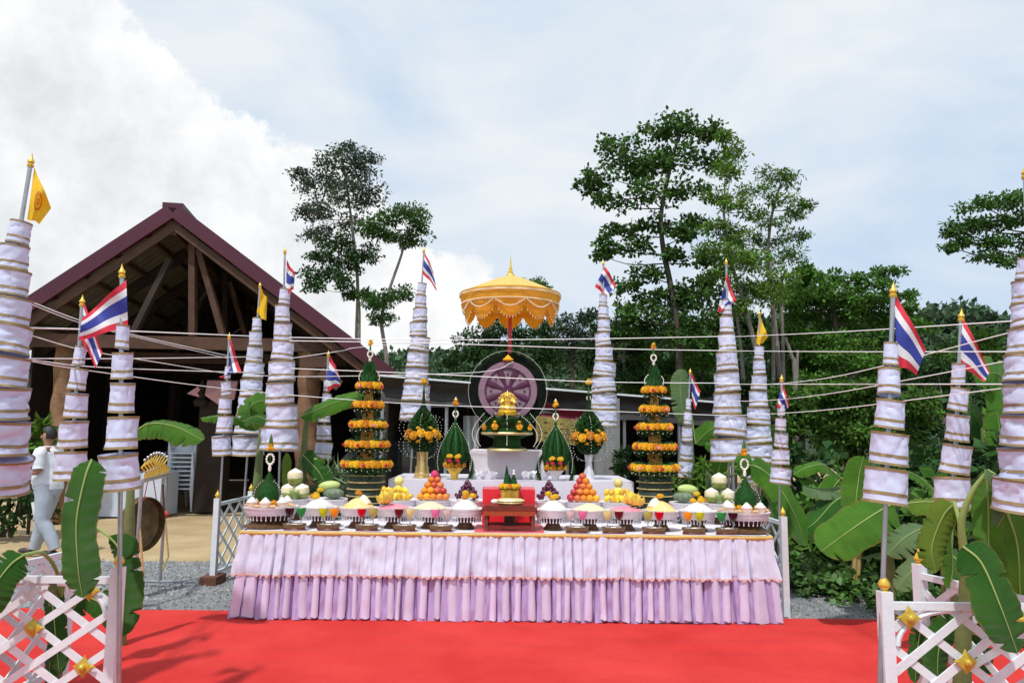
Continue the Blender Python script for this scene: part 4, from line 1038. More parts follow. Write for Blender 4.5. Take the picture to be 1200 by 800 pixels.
def goods():
    for side in (-1, 1):
        L = side < 0; S = 'left' if L else 'right'
        def X(l, r): return l if L else r
        # ---- front row
        c = stand(X(317, 871), 616, FD, 'wide', f'wide fringed stand of rice cups at the {S} end of the table', 1.0)
        k = 0
        for (dx, dy) in ((-.145, -.09), (-.01, -.145), (.125, -.10), (-.12, .06), (.12, .06)):
            cup = thing('rice_cup', f'small pale cup heaped with white rice on the stand at the {S} table end', 'cup', (c.x + dx, c.y + dy, c.z), None, f'rice cups at the {S} end')
            MB().lathe([(.030, 0), (.042, .018), (.052, .045), (.048, .046)], 14).obj('cup_body', mat('peach_cup', (.78, .60, .48), .5, .1, 30), cup)
            MB().lathe([(.05, .044), (.034, .062), (.018, .080), (.002, .092)], 14, wob=.02).obj('rice', RICE, cup)
        for (dx, dy) in ((-.08, -.14), (.06, -.155), (.19, -.03), (-.2, -.02)):
            tag(MB().ball((0, 0, 0), .03, 10, 6, sc=(1.3, 1, .45)).obj('pastry', mat('pastry_tan', (.62, .36, .18), .6, .2, 40), None, (c.x + dx, c.y + dy, c.z + .014)), f'flat tan pastry tucked between the rice cups at the {S} end', 'pastry', f'pastries at the {S} end')
        c = stand(X(373, 818), 618, FD, 'round', f'round fringed stand with white puffed rice, second from the {S} end')
        mound(c, .135, .075, RICE, f'low mound of white puffed rice, second stand from the {S} end')
        top_flower(c + Vector((.03 * side, .0, .085)), .034, kind='yel'); top_flower(c + Vector((-.035, .02, .085)), .03)
        c = stand(X(419, 774), 618, FD, 'round', f'round fringed stand with golden sweets, third from the {S} end')
        mound(c, .14, .085, mat('golden_sweet', (.90, .52, .10), .5, 0, 26, .8, 60, col2=(.86, .66, .36)), f'heap of golden threads and cream flowers, third stand from the {S} end', 'sweet_mound', 'sweets')
        w = mound(c + Vector((.045 * (1 if L else -1), .0, .035)), .07, .075, FRX, f'cream blossoms piled on the golden sweets of the {S} half', 'blossom_pile', 'flowers')
        top_flower(c + Vector((0, 0, .122)), .034)
        c = stand(X(461, 733), 618, FD, 'round', f'round fringed stand with pink sweets, fourth from the {S} end')
        mound(c, .14, .035, mat('pink_sweet', (.86, .26, .36), .5, .2, 30, .4, 60), f'flat layer of pink sweets, fourth stand from the {S} end', 'sweet_mound', 'sweets')
        for q in range(4):
            banana_bunch(c + Vector((random.uniform(-.10, .02) * (1 if L else -1), random.uniform(-.06, .05), .035 + .008 * q)), 4, f'small hand of yellow bananas on the pink sweets of the {S} half', mat('banana_yellow', (.90, .68, .10), .45, .1, 14, ov=.25), yaw=random.uniform(-.7, .7), s=.85)['group'] = f'banana hands of the {S} half'
        c = stand(X(504, 691), 618, FD, 'round', f'round fringed stand with pale yellow mung beans, fifth from the {S} end')
        mound(c, .145, .055, mat('pale_yellow_beans', (.86, .80, .50), .6, .08, 60, .8, 260), f'low mound of pale yellow beans, fifth stand from the {S} end', 'bean_mound', 'beans')
        c = stand(X(545, 648), 618, FD, 'round', f'round fringed stand with white rice beside the small red table on its {S}')
        mound(c, .125, .085, RICE, f'pointed mound of white rice nearest the small red table on its {S}')
        top_flower(c + Vector((0, 0, .098)), .036)
        # ---- back row
        bd = 7.30
        c = stand(X(343, 845), 606, bd, 'round', f'fringed stand with green coconuts, rear row at the {S}', 1.12)
        cz = c.z
        def coconut(dx, dy, dz, s=1.0, lab=''):
            co = thing('coconut', lab, 'coconut', (c.x + dx * side * -1, c.y + dy, cz + dz), (random.uniform(-.1, .1), random.uniform(-.1, .1), 0), f'coconuts of the {S} half')
            MB().lathe([(.03 * s, 0), (.06 * s, .015 * s), (.074 * s, .05 * s), (.074 * s, .10 * s), (.07 * s, .112 * s)], 12, wob=.01).obj('husk', mat('trimmed_husk', (.78, .70, .48), .6, .12, 20, .4, 50), co)
            MB().lathe([(.072 * s, .111 * s), (.055 * s, .125 * s), (.004, .152 * s)], 12).obj('cut_top', mat('husk_white', (.86, .82, .66), .6, .08, 20), co)
            MB().lathe([(.031 * s, -.001), (.064 * s, .016 * s), (.0765 * s, .045 * s), (.0765 * s, .055 * s)], 12).obj('green_rind', mat('green_rind', (.24, .30, .07), .5, .3, 20), co)
        coconut(-.055, 0, 0, .95, f'outer cream coconut in the lower layer of the {S} pile' if False else f'lower coconut nearer the table end in the {S} pile'); coconut(.085, 0, 0, .95, f'lower coconut nearer the gourds in the {S} pile')
        coconut(.01, .0, .135, 1.0, f'trimmed cream coconut standing on top of the {S} pile')
        cab = MB()
        for k in range(26):
            q = k * 2.4; t = k / 26
            cab.add([(.0, 0, 0), (.03 * math.cos(q - .4), .03 * math.sin(q - .4), .045 + .02 * t), (.05 * math.cos(q), .05 * math.sin(q), .10 - .02 * t), (.03 * math.cos(q + .4), .03 * math.sin(q + .4), .045 + .02 * t)], [(0, 1, 2, 3)])
        tag(cab.obj('lettuce', mat('lettuce_green', (.42, .58, .20), .5, .25, 30, island=.25, trans=.25), None, (c.x + .04 * side * -1, c.y - .115, c.z)), f'pale green leafy vegetable before the {S} coconuts', 'vegetable')
        c = stand(X(384, 807), 606, bd, 'round', f'fringed stand with gourds, rear row at the {S}', 1.12)
        ga = MB().ball((0, 0, 0), .05, 20, 12, sc=(2.1, .95, .92)); tag(ga.obj('gourd', mat('pale_gourd', (.48, .60, .20), .4, .15, 7), None, c + Vector((-.005 * side, 0, .125)), True, (0, R(5 * side), .2)), f'long pale green gourd on the {S} rear stand', 'gourd')
        pk = MB()
        def pf(u, v):
            q = 2 * PI * u; a = PI * v; rb = 1 + .07 * math.cos(q * 9) * math.sin(a)
            return Vector((math.sin(a) * math.cos(q) * rb * .095, math.sin(a) * math.sin(q) * rb * .095, math.cos(a) * .052))
        pk.grid(pf, 54, 12); tag(pk.obj('pumpkin', mat('grey_green_pumpkin', (.15, .20, .13), .55, .4, 24, .3, 60), None, c + Vector((.05 * (1 if L else -1), .0, .052))), f'grey green ribbed pumpkin under the gourd on the {S}', 'pumpkin')
        for (dx, dz) in ((-.09, .05), (-.055, .09), (-.12, .03)): top_flower(c + Vector((dx * (1 if L else -1) * -1 * -1, -.11, dz)), .032, kind='yel' if dz > .04 else 'mari')
        c = stand(X(466, 725), 606, bd, 'round', f'fringed stand with yellow fruit, rear row of the {S} half', 1.12)
        for (dx, dz, me, nm) in ((-.07, .05, PEM, 'pear'), (.06, .05, PEM, 'pear'), (-.0, .10, PEM, 'pear'), (-.0, .175, PEM, 'pear'), (.0, .04, PEM, 'pear')):
            fruit(me, nm, c + Vector((dx, .02, dz)), .046, f'pale yellow round fruit in the {S} yellow fruit pile', 'fruit', f'yellow fruit of the {S} half')
        for k in range(11):
            fruit(MAM, 'mango', c + Vector((-.125 + .05 * (k % 6), -.10 + .02 * (k // 6), .035 + .06 * (k // 6))), .031, f'small yellow mango in the {S} yellow fruit pile', 'fruit', f'mangoes of the {S} half', (random.uniform(-.5, .5), random.uniform(-1.2, 1.2), 0))
        c = stand(X(508, 683), 606, bd, 'round', f'fringed stand with a pyramid of oranges, rear row of the {S} half', 1.12)
        for row, (nx, zz) in enumerate(((5, .035), (4, .088), (3, .14), (2, .19), (1, .235))):
            for k in range(nx):
                for yy in ((-.08, .0) if row < 1 else (-.05,)):
                    fx = (k - (nx - 1) / 2) * .066 * -side * 1
                    red = (k >= nx - (2 if row < 3 else 1)) if nx > 1 else True
                    me, nm = (APM, 'apple') if red else (ORM, 'orange')
                    if row == 4 and L: me, nm = DRM, 'dragon_fruit'
                    fruit(me, nm, c + Vector((fx * .93, yy + .02 * row, zz)), .036 * random.uniform(.92, 1.06) if nm != 'dragon_fruit' else .040, f'{nm.replace("_", " ")} in the fruit pyramid of the {S} half', nm.replace('_', ' '), f'{nm.replace("_", " ")}s of the {S} pyramid')
        c = stand(X(547, 643), 606, bd, 'round', f'fringed stand with purple grapes, rear row next to the red block on its {S}', 1.12)
        gr = thing('grape_bunch', f'bunch of dark purple grapes heaped on the {S} rear stand', 'grapes', c)
        rd = random.Random(4)
        for k in range(85):
            t = rd.random() ** .8; q = rd.uniform(0, 2 * PI); rr = .125 * (1 - t) * math.sqrt(rd.uniform(.3, 1))
            link('grape', GRM, gr, (rr * 1.15 * math.cos(q), rr * 1.15 * math.sin(q), .02 + .16 * t), None, (.017, .017, .019))
        for (dx, dz) in ((-.01, .075), (.06, .05)): top_flower(c + Vector((dx, -.105, dz)), .035, kind='yel')
        # white pad below vegetables
    # ---- glasses and little trays
    cols = {'dark purple': (.02, .004, .012), 'green': (.0, .30, .06), 'yellow green': (.58, .68, .01), 'orange': (.95, .34, .01), 'red': (.62, .0, .015), 'olive yellow': (.50, .46, .10), 'dark red': (.14, .003, .012), 'pale yellow': (.80, .74, .30), 'pink': (.85, .20, .42), 'milky white': (.72, .64, .62)}
    GL = glass_mat('clear_glass')
    bowl = MB().lathe([(.0352, .122), (.0362, .122), (.0368, .138), (.0358, .138), (.0350, .123)], 20).mesh('glass_rim', GL)
    stem = MB().lathe([(.027, 0), (.026, .003), (.007, .007), (.0042, .02), (.0042, .038), (.009, .050)], 12).mesh('stem', GL)
    liq = MB().lathe([(.005, .049), (.015, .056), (.027, .074), (.0345, .098), (.0362, .122), (.0350, .1215), (.0, .1212)], 20)
    lm = {k: liq.mesh('drink', mat('drink_' + k.replace(' ', '_'), v, .12, .04, 8, spec=.6)) for k, v in cols.items()}
    tray = MB().lathe([(.078, .014), (.086, .03), (.092, .052), (.088, .052), (.08, .03), (.0, .028)], 24, sx=1.14, sy=.72).mesh('tray_rim', WOOD_BR)
    tbase = MB().lathe([(.084, 0), (.088, .008), (.078, .016), (0, .017)], 24, sx=1.14, sy=.72).mesh('tray_base', mat('tray_base_red', (.12, .01, .015), .35, .2, 30))
    coaster = MB().box((0, 0, .043), (.12, .07, .012)).mesh('white_pad', JAS, False)
    spots = [(345, 'dark purple', 'green'), (385, 'yellow green', 'orange'), (430, 'red', 'olive yellow'), (474, 'dark red', 'pale yellow'), (517, 'pink', 'milky white'),
             (676, 'milky white', 'pink'), (719, 'pale yellow', 'dark red'), (766, 'olive yellow', 'red'), (813, 'orange', 'yellow green'), (852, 'green', 'dark purple')]
    for (px, a, b) in spots:
        d = 6.51; x = P(px, 620, d).x; S = 'left' if px < 600 else 'right'
        t = thing('drink_tray', f'oval brown tray under {a} and {b} drinks, {S} half', 'tray', (x, d, TZ + .006), (0, 0, R(random.uniform(-4, 4))), 'small oval drink trays')
        link('tray_rim', tray, t); link('tray_base', tbase, t); link('white_pad', coaster, t)
        for sx, k in ((-1, a), (1, b)):
            g = thing('drink_glass', f'stemmed glass of {k} drink on a small tray in the {S} half', 'glass', (x + sx * .050 + random.uniform(-.003, .003), d + random.uniform(-.006, .006), TZ + .0555), None, 'stemmed glasses of coloured drinks')
            g.scale = (1.1, 1.1, 1.1); link('glass_rim', bowl, g); link('stem', stem, g); link('drink', lm[k], g)
goods()

# clear plastic wrapped packets leaning around the white block
def packets():
    mw = mat('silvery_wrap', (.70, .70, .76), .22, .2, 40, .6, 60, metal=.25)
    for i, px in enumerate([556, 566, 577, 617, 628, 638]):
        d = 7.78; b = MB(); rd = random.Random(i)
        c = P(px, 566, d)
        for k in range(5):
            q = rd.uniform(-.5, .5)
            b.add([(-.02, 0, 0), (.02, 0, 0), (.03 + q * .07, rd.uniform(-.02, .02), .055 + rd.uniform(0, .04)), (-.03 + q * .07, rd.uniform(-.02, .02), .055 + rd.uniform(0, .04)), (q * .05, -.02, .04)], [(0, 1, 4), (1, 2, 4), (2, 3, 4), (3, 0, 4)])
        tag(b.obj('wrapped_packet', mw, None, (c.x, d, AZ1 + .004)), 'crinkled silvery wrapped packet at the foot of the white block', 'packet', 'silvery packets round the white block')
packets()
# ================================================================== WOODEN HALL
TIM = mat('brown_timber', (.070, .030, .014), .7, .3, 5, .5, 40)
TIM_SHADE = mat('dark_shaded_timber', (.026, .014, .009), .8, .3, 5, .5, 40)  # darker copy of the timber, the hall's inner shade put into its colour
MAROON = mat('maroon_metal_roof', (.070, .008, .022), .4, .12, 3, .1, 30)
UNDER = mat('zinc_underside', (.13, .115, .08), .6, .25, 5, .2, 60)
def hall():
    D0, D1 = 12.6, 24.0
    A = P(205, 249, D0); Lf = P(-20, 397, D0 - .58); Rt = P(458, 441, D0 + .72); SK = Vector((-.185, 1, 0)); FR = Vector((1, .185, 0))
    root = thing('wooden_hall', 'open timber hall with a maroon gabled metal roof left of the table', 'building', (A.x, D0, 0))
    off = Vector((A.x, D0, 0)); a = A - off; l = Lf - off; r = Rt - off; DD = D1 - D0
    # roof slopes: ribbed sheets with visible corrugation (underside and top)
    for nm, e in (('left', l), ('right', r)):
        dirv = (e - a); ln = dirv.length; dn = dirv.normalized(); nrm = dn.cross(SK).normalized()
        
        if nrm.z < 0: nrm = -nrm
        npn = 12
        for k in range(npn):      # roof sheets laid side by side, ribs running down the slope
            y0 = DD * k / npn; y1 = DD * (k + 1) / npn - .012
            def f(u, v):
                y = y0 + (y1 - y0) * u; rib = .018 * (1 if (int(y / .12)) % 2 else 0)
                p = a.lerp(e, v); return p + SK * y + nrm * (rib + .02 * (k % 2) * .2)
            b = MB(); b.grid(f, 16, 1, 0); b.grid(lambda u, v: f(u, v) - nrm * .012, 16, 1, 1)
            b.obj('roof_sheet', [MAROON, UNDER], root, smooth=False)
        # barge board, thick maroon cover and timber trim
        MB().beam(a + Vector((0, -.06, -.04)) + nrm * .05, e + Vector((0, -.06, -.04)) + nrm * .05, .10, .235).obj('barge_board', MAROON, root, smooth=False)
        MB().beam(a + Vector((0, .01, 0)) - nrm * .20, e + Vector((0, .01, 0)) - nrm * .20, .07, .13).obj('rake_timber', TIM, root, smooth=False)
        # rafters beneath
        for k in range(1, 7):
            y = DD * k / 6.5; MB().beam(a + SK * y - nrm * .12, e + SK * y - nrm * .12, .08, .16).obj('rafter', TIM_SHADE, root, smooth=False)
        for k in range(1, 6):
            p = a.lerp(e, k / 6); MB().beam(p + SK * .1 - nrm * .05, p + SK * DD - nrm * .05, .05, .07).obj('purlin', TIM, root, smooth=False)
    MB().beam(a + Vector((0, -.1, .10)), a + SK * DD + Vector((0, 0, .10)), .34, .09).obj('ridge_cap', MAROON, root, smooth=False)
    MB().beam(a + Vector((0, 0, -.30)), a + SK * DD + Vector((0, 0, -.30)), .09, .2).obj('ridge_beam', TIM, root, smooth=False)
    # truss: tie beam, king post, braces at front and repeated
    def pt(px, py, dd=0.0):
        dq = D0 + (px - 205) * .0145 * .185 + 0; return P(px, py, dq) - off + SK * dd
    for i, dd in enumerate((.25, 3.2, 6.2, 9.2)):
        sh = SK * dd; tl = pt(25, 396); tr = pt(398, 404)
        MB().beam(tl + sh, tr + sh, .12, .22).obj('tie_beam', TIM, root, smooth=False)
        kb = pt(222, 392); kt = pt(222, 275); MB().beam(kb + sh, kt + sh, .11, .13, up=(0, 1, 0)).obj('king_post', TIM if i == 0 else TIM_SHADE, root, smooth=False)
        b0 = pt(258, 390); b1 = pt(229, 288); MB().beam(b0 + sh, b1 + sh, .1, .12, up=(0, 1, 0)).obj('brace', TIM, root, smooth=False)
        b0 = pt(150, 390); b1 = pt(195, 300); MB().beam(b0 + sh, b1 + sh, .1, .12, up=(0, 1, 0)).obj('brace', TIM_SHADE, root, smooth=False)
    # columns: gnarled carved trunk at left, rough trunk right, more behind
    def col(px, dd, w, top, m=TIM, gn=True, base=0):
        q = P(px, 500, D0 + dd + (px - 205) * .0027) - off; zt = top; r = w / 2; b = MB(); n = 12
        def f(u, v):
            z = zt * v; rr = r * (1 + (.22 * mnoise.noise(Vector((math.cos(u * 2 * PI) * 1.2, math.sin(u * 2 * PI) * 1.2, z * 2.2 + px))) + .16 * (abs(math.sin(z * 5 + px)) ** 3) if gn else 0))
            return Vector((q.x + rr * math.cos(2 * PI * u), q.y + rr * math.sin(2 * PI * u), z))
        b.grid(f, 18, 44); b.obj('column', m, root)
    col(70, .5, .30, P(70, 398, D0).z, mat('carved_trunk', (.22, .12, .06), .8, .4, 6, .8, 30)); col(360, .4, .36, P(360, 404, D0).z, mat('brown_trunk', (.17, .09, .05), .8, .35, 5, .8, 30))
    # right hand struts at the eave
    MB().beam(pt(375, 436), pt(398, 452), .2, .2).beam(pt(352, 424), pt(384, 424), .12, .2).obj('eave_strut', TIM, root, smooth=False)
    for (px, dd) in ((120, 5), (200, 5.5), (300, 5), (60, 9), (160, 9), (330, 9.2), (372, 5)): col(px, dd, .2, 3.2, TIM_SHADE, False)
    # board walls added to darken the open hall inside: back and both sides
    wl = l.x + .12; wr = 3.1; n = 46
    for k in range(n):
        x = wl + (wr - wl) * (k + .5) / n; c = FR * x + SK * (DD - .2 - .012 * (k % 2)); z1 = a.z + ((l.z - a.z) * x / l.x if x < 0 else (r.z - a.z) * x / r.x) - .03
        MB().box((c.x, c.y, z1 / 2), ((wr - wl) / n * 1.06, .04, z1), Matrix.Rotation(math.atan(.185), 3, 'Z')).obj('wall_board', TIM_SHADE, root, smooth=False)
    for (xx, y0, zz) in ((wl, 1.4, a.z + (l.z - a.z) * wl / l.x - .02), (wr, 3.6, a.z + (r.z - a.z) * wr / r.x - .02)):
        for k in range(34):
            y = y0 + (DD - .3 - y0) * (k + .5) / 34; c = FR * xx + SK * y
            MB().box((c.x, c.y, zz / 2), (.04 + .012 * (k % 2), (DD - y0) / 34 * 1.05, zz), Matrix.Rotation(math.atan(.185), 3, 'Z')).obj('wall_board', TIM_SHADE, root, smooth=False)
    return root
hall()
# low dark shed behind the altar
def shed():
    a = P(446, 440, 12.2); b = P(862, 473, 13.8)
    x0, x1 = a.x, b.x
    root = thing('low_shed', 'long low open shed with a dark awning behind the altar', 'shed', (0, 0, 0))
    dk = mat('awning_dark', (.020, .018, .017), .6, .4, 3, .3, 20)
    n = 12
    for k in range(n):
        u0, u1 = k / n, (k + 1) / n - .002
        p0, p1 = a.lerp(b, u0), a.lerp(b, u1); up = Vector((0, 5.2, .12))
        bb = MB(); bb.add([p0, p1, p1 + up, p0 + up, p0 - Vector((0, 0, .03)), p1 - Vector((0, 0, .03)), p1 + up - Vector((0, 0, .03)), p0 + up - Vector((0, 0, .03))], [(0, 1, 2, 3), (7, 6, 5, 4), (0, 4, 5, 1), (1, 5, 6, 2), (2, 6, 7, 3), (3, 7, 4, 0)])
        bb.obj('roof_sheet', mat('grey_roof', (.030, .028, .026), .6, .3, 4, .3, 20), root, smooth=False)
    MB().beam(a + Vector((0, -.04, 0)), b + Vector((0, -.04, 0)), .03, .03).obj('white_gutter', W_PAINT, root, smooth=False)
    def aw(u, v):
        p = a.lerp(b, u); return p + Vector((0, .02 + .12 * math.sin(v * PI) + .05 * mnoise.noise(Vector((u * 20, v * 3, 0))), -.04 - (.40 + .05 * mnoise.noise(Vector((u * 12, 2, 0)))) * v))
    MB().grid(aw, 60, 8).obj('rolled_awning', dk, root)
    for k in range(7):
        p = a.lerp(b, k / 6) + Vector((0, .3, 0)); MB().tube([(p.x, p.y, 0), (p.x, p.y, p.z - .05)], .035, 8).obj('post', STEEL, root)
    for k in range(52):
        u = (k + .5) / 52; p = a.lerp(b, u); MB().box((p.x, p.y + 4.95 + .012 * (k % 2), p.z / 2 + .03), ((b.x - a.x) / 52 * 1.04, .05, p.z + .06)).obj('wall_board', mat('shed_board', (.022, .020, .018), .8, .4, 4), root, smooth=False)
    for p in (a, b):
        for k in range(12): MB().box((p.x, p.y + .9 + k * .36, 1.2), (.05, .35, 2.3)).obj('wall_board', mat('shed_board', (.022, .020, .018)), root, smooth=False)
    # grey pillar
    q = P(711, 560, 11.2); MB
    t = tag(MB().box((0, 0, 1.05), (M(27, 11.2), .35, 2.1)).obj('grey_pillar', mat('grey_concrete', (.22, .23, .235), .8, .12, 5, .4, 40), None, (q.x, 11.2, 0), False), 'plain grey concrete pillar below the tall tiered pole right of the altar', 'pillar')
    t = tag(MB().grid(lambda u, v: P(543 + 18 * u, 487 + 44 * v, 12.9) + Vector((0, .06 * math.sin(u * 14), 0)), 30, 6).obj('pale_curtain', mat('pale_grey_curtain', (.42, .47, .50), .7, .1, 6), None), 'pale grey curtain hanging in the shed left of the wheel', 'curtain')
    t = tag(MB().grid(lambda u, v: P(634 + 56 * u, 470 + 26 * v + 10 * math.sin(u * 2), 12.9 + .1 * math.sin(v * 5)), 20, 6).obj('red_drape', mat('dark_red_drape', (.18, .01, .03), .7, .2, 6), None), 'dark red drape hanging in the shed right of the wheel', 'drape')
    ban = thing('olive_banner', 'olive yellow printed banner sagging below the red drape in the shed', 'banner')
    MB().grid(lambda u, v: P(628 + 62 * u, 487 + 30 * v + 6 * u, 12.6 + .06 * math.sin(u * 9)), 20, 6).obj('banner_cloth', mat('olive_banner', (.24, .20, .05), .6, .35, 9), ban)
    # red fascia strip, white plastic sheet and crates visible under the awning
    bn = MB()
    for r_ in range(4):
        for k in range(9):
            if (k * 7 + r_ * 3) % 5 == 0: continue
            w0 = 631 + k * 6.3; 
            bn.grid(lambda u, v: P(w0 + 4.6 * u, 493 + r_ * 6 + (w0 - 628) * .1 + 1.3 * v, 12.59 + .06 * math.sin((w0 - 628) / 62 * 9)), 1, 1)
    bn.obj('printed_lines', mat('banner_ink', (.10, .03, .02), .6), ban)
    car = thing('parked_car', 'dark parked car half hidden inside the shed left of the gold vase', 'car', (P(470, 560, 14).x, 14.4, 0))
    bodym = mat('dark_car_paint', (.02, .022, .026), .25, .1, 5, coat=.5)
    prof = [(-1.9, .35), (-1.95, .75), (-1.2, .88), (-.75, 1.38), (.7, 1.42), (1.2, .92), (1.9, .85), (1.95, .4)]
    bb = MB(); n_ = len(prof)
    bb.add([(x, -.8, z) for x, z in prof] + [(x, .8, z) for x, z in prof], [tuple(range(n_)), tuple(range(2 * n_ - 1, n_ - 1, -1))] + [(i, i + n_, (i + 1) % n_ + n_, (i + 1) % n_) for i in range(n_)])
    bb.obj('body', bodym, car, smooth=False)
    for sx in (-1.2, 1.2):
        wh = MB().lathe([(0, -.1), (.3, -.1), (.33, -.06), (.33, .06), (.3, .1), (0, .1)], 24, (sx, -.78, .33), rot=Matrix.Rotation(PI / 2, 3, 'X')).obj('wheel', mat('tyre', (.02, .02, .02), .8), car)
        MB().lathe([(0, -.1), (.19, -.1), (.2, -.07)], 20, (sx, -.80, .33), rot=Matrix.Rotation(PI / 2, 3, 'X')).obj('rim', CHROME, wh)
    MB().box((0, -.805, 1.12), (1.3, .01, .34)).obj('window', mat('car_glass', (.02, .03, .035), .08, spec=.8), car, smooth=False)
shed()
# things in and before the hall
def hall_goods():
    # long white skirted table
    x0 = P(62, 580, 13.6).x; x1 = P(188, 580, 13.6).x
    cloth_box('skirted_table', 'long table with pale blue white skirt in the shade of the hall', x0, x1, 13.6, 14.3, 0.0, .78, mat('pale_blue_cloth', (.55, .62, .74), .6, .08, 4, .2, 40), 'table')
    # stack of white plastic chairs
    CH = mat('white_plastic', (.78, .84, .92), .35, .05, 10)
    def chair(x, y, z, yaw, lab):
        t = thing('plastic_chair', lab, 'chair', (x, y, z), (0, 0, yaw), 'stacked white plastic chairs')
        MB().box((0, 0, .43), (.44, .42, .025)).obj('seat', CH, t)
        def bk(u, v): return Vector((-.21 + .42 * u, .20 + .10 * v - .05 * math.sin(PI * u), .44 + .44 * v))
        MB().grid(bk, 10, 8).obj('backrest', CH, t)
        for sx in (-1, 1):
            MB().tube([(sx * .24, -.18, .0), (sx * .22, -.16, .43), (sx * .25, -.15, .64), (sx * .25, .18, .66)], [.022, .02, .018, .02], 7).obj('armrest', CH, t)
            for sy in (-1, 1): MB().tube([(sx * .2, sy * .18, .42), (sx * .25, sy * .23, 0)], [.024, .018], 7).obj('leg', CH, t)
    for k in range(9): chair(P(214, 560, 14.7).x, 14.7, .085 * k, R(10), 'white plastic chair in the nearer stack under the hall roof')
    for k in range(6): chair(P(200, 560, 15.2).x, 15.2, .085 * k, R(-6), 'white plastic chair in the farther stack under the hall roof')
    # spirit-house like pink roof inside the hall
    sh = thing('spirit_house', 'small shrine with a faded pink two part roof inside the hall', 'shrine', (P(250, 500, 14.5).x, 14.5, 0))
    off = Vector(sh.location); pm = mat('faded_pink_roof', (.80, .40, .40), .6, .12, 8)
    q = [P(243, 446, 14.5), P(278, 447, 14.5), P(274, 468, 14.2), P(256, 474, 14.2), P(240, 463, 14.2)]
    rf = MB().add([p - off for p in q] + [p - off + Vector((0, .06, .02)) for p in q], [tuple(range(5)), tuple(range(9, 4, -1))] + [(i, (i + 1) % 5, (i + 1) % 5 + 5, i + 5) for i in range(5)]).obj('roof', pm, sh, smooth=False)
    q = [P(236, 450, 14.4), P(233, 465, 14.3), P(219, 461, 14.3)]
    MB().add([p - off for p in q] + [p - off + Vector((0, .06, .02)) for p in q], [(0, 1, 2), (5, 4, 3), (0, 3, 4, 1), (1, 4, 5, 2), (2, 5, 3, 0)]).obj('roof', pm, sh, smooth=False)
    c = P(236, 470, 14.4) - off
    MB().lathe([(.12, c.z - .1), (.16, c.z), (.08, c.z + .06), (.1, c.z + .15), (.05, c.z + .22), (.07, c.z + .28), (.01, c.z + .42)], 10, (c.x, c.y, 0)).obj('spire', TIM_SHADE, sh)
    MB().box((0, .1, c.z / 2), (.5, .4, c.z)).obj('body', TIM_SHADE, sh, smooth=False)
    # brown curtain
    cu = MB().grid(lambda u, v: Vector((P(238 + 30 * u, 560, 17).x, 17 + .07 * math.sin(u * 22), 1.9 * v)), 50, 6)
    tag(cu.obj('brown_curtain', mat('rust_curtain', (.20, .07, .02), .8, .2, 6)), 'rust brown curtain hanging at the back of the hall', 'curtain')
    # gong, stand, mallet
    g0 = P(163, 706, 6.75); g1 = P(193, 690, 7.75)
    bx0 = P(161, 640, 6.75).x; bx1 = P(190, 640, 7.7).x
    st = thing('gong_stand', 'chrome gong stand with an ornate gold and silver crest', 'stand', (bx0, 6.75, 0))
    v = Vector((bx1 - bx0, .95, 0)); ztop = P(190, 556, 7.7).z
    for k in (0, 1):
        o = v * k
        MB().tube([o + Vector((0, 0, .04)), o + Vector((0, 0, ztop))], .017, 8).obj('upright', STEEL, st)
        MB().tube([o + Vector((-.2, 0, .0)), o + Vector((-.2, 0, .06)), o + Vector((.22, 0, .06)), o + Vector((.22, 0, .0))], .016, 8).obj('foot', STEEL, st)
        MB().tube([o + Vector((0, 0, .14)), o + Vector((.06, .02, .3)), o + Vector((0, .0, .75))], .012, 6).obj('side_scroll', GILT, st)
    MB().tube([Vector((0, 0, ztop)), v + Vector((0, 0, ztop))], .02, 8).obj('top_bar', STEEL, st)
    cr = MB(); cr2 = MB()
    for k in range(9):
        p = v * ((k + .5) / 9) + Vector((0, 0, ztop)); s = 1.0 + .35 * math.sin(PI * (k + .5) / 9)
        cr.tube([p + Vector((0, 0, .0)), p + Vector((.02, .02, .06 * s)), p + Vector((-.015, -.02, .11 * s)), p + Vector((.01, 0, .16 * s))], [.009, .012, .010, .005], 6)
        cr2.ball(p + Vector((0, 0, .175 * s)), .014, 8, 6)
        cr2.tube([p + Vector((-.0, -.04, .0)), p + Vector((0, .0, .07 * s)), p + Vector((0, .04, .0))], .008, 6)
    tag(cr.obj('gold_crest', GOLD, st), kind='stuff'); tag(cr2.obj('silver_scroll', CHROME, st), kind='stuff')
    gc = P(171, 614, 7.2)
    gx = (v.normalized().cross(Vector((0, 0, 1)))).normalized()
    yaw = math.atan2(gx.y, gx.x)
    gm = mat('hammered_bronze', (.20, .12, .045), .38, .35, 14, .6, 40, metal=.85); gd = mat('bronze_inside', (.17, .12, .055), .5, .4, 9, .4, 30, metal=.7)
    go = thing('gong', 'round bronze gong hanging in its stand at the left', 'gong', gc, (0, 0, R(73)))
    RX = Matrix.Rotation(-PI / 2, 3, 'X'); r = .255
    MB().lathe([(r * .955, .0), (r * .985, .0), (r, .012), (r, .075), (r * .93, .10), (r * .3, .105), (r * .14, .14), (0.001, .145)], 48, rot=RX, cap=False).obj('gong_rim', gm, go)
    MB().lathe([(r * .955, .001), (r * .95, .07), (r * .85, .088), (r * .3, .093), (r * .14, .128), (0.001, .13)], 48, rot=RX, cap=False).obj('gong_face', gd, go)
    MB().tube([Vector((-.08, -.03, r * .9)), Vector((-.03, -.02, P(171, 560, 7.2).z - gc.z))], .005, 5).tube([Vector((.08, -.03, r * .9)), Vector((.03, -.02, P(171, 560, 7.2).z - gc.z))], .005, 5).obj('cord', mat('cord_red', (.35, .03, .03), .8), go)
    mc = P(192, 603, 7.55)
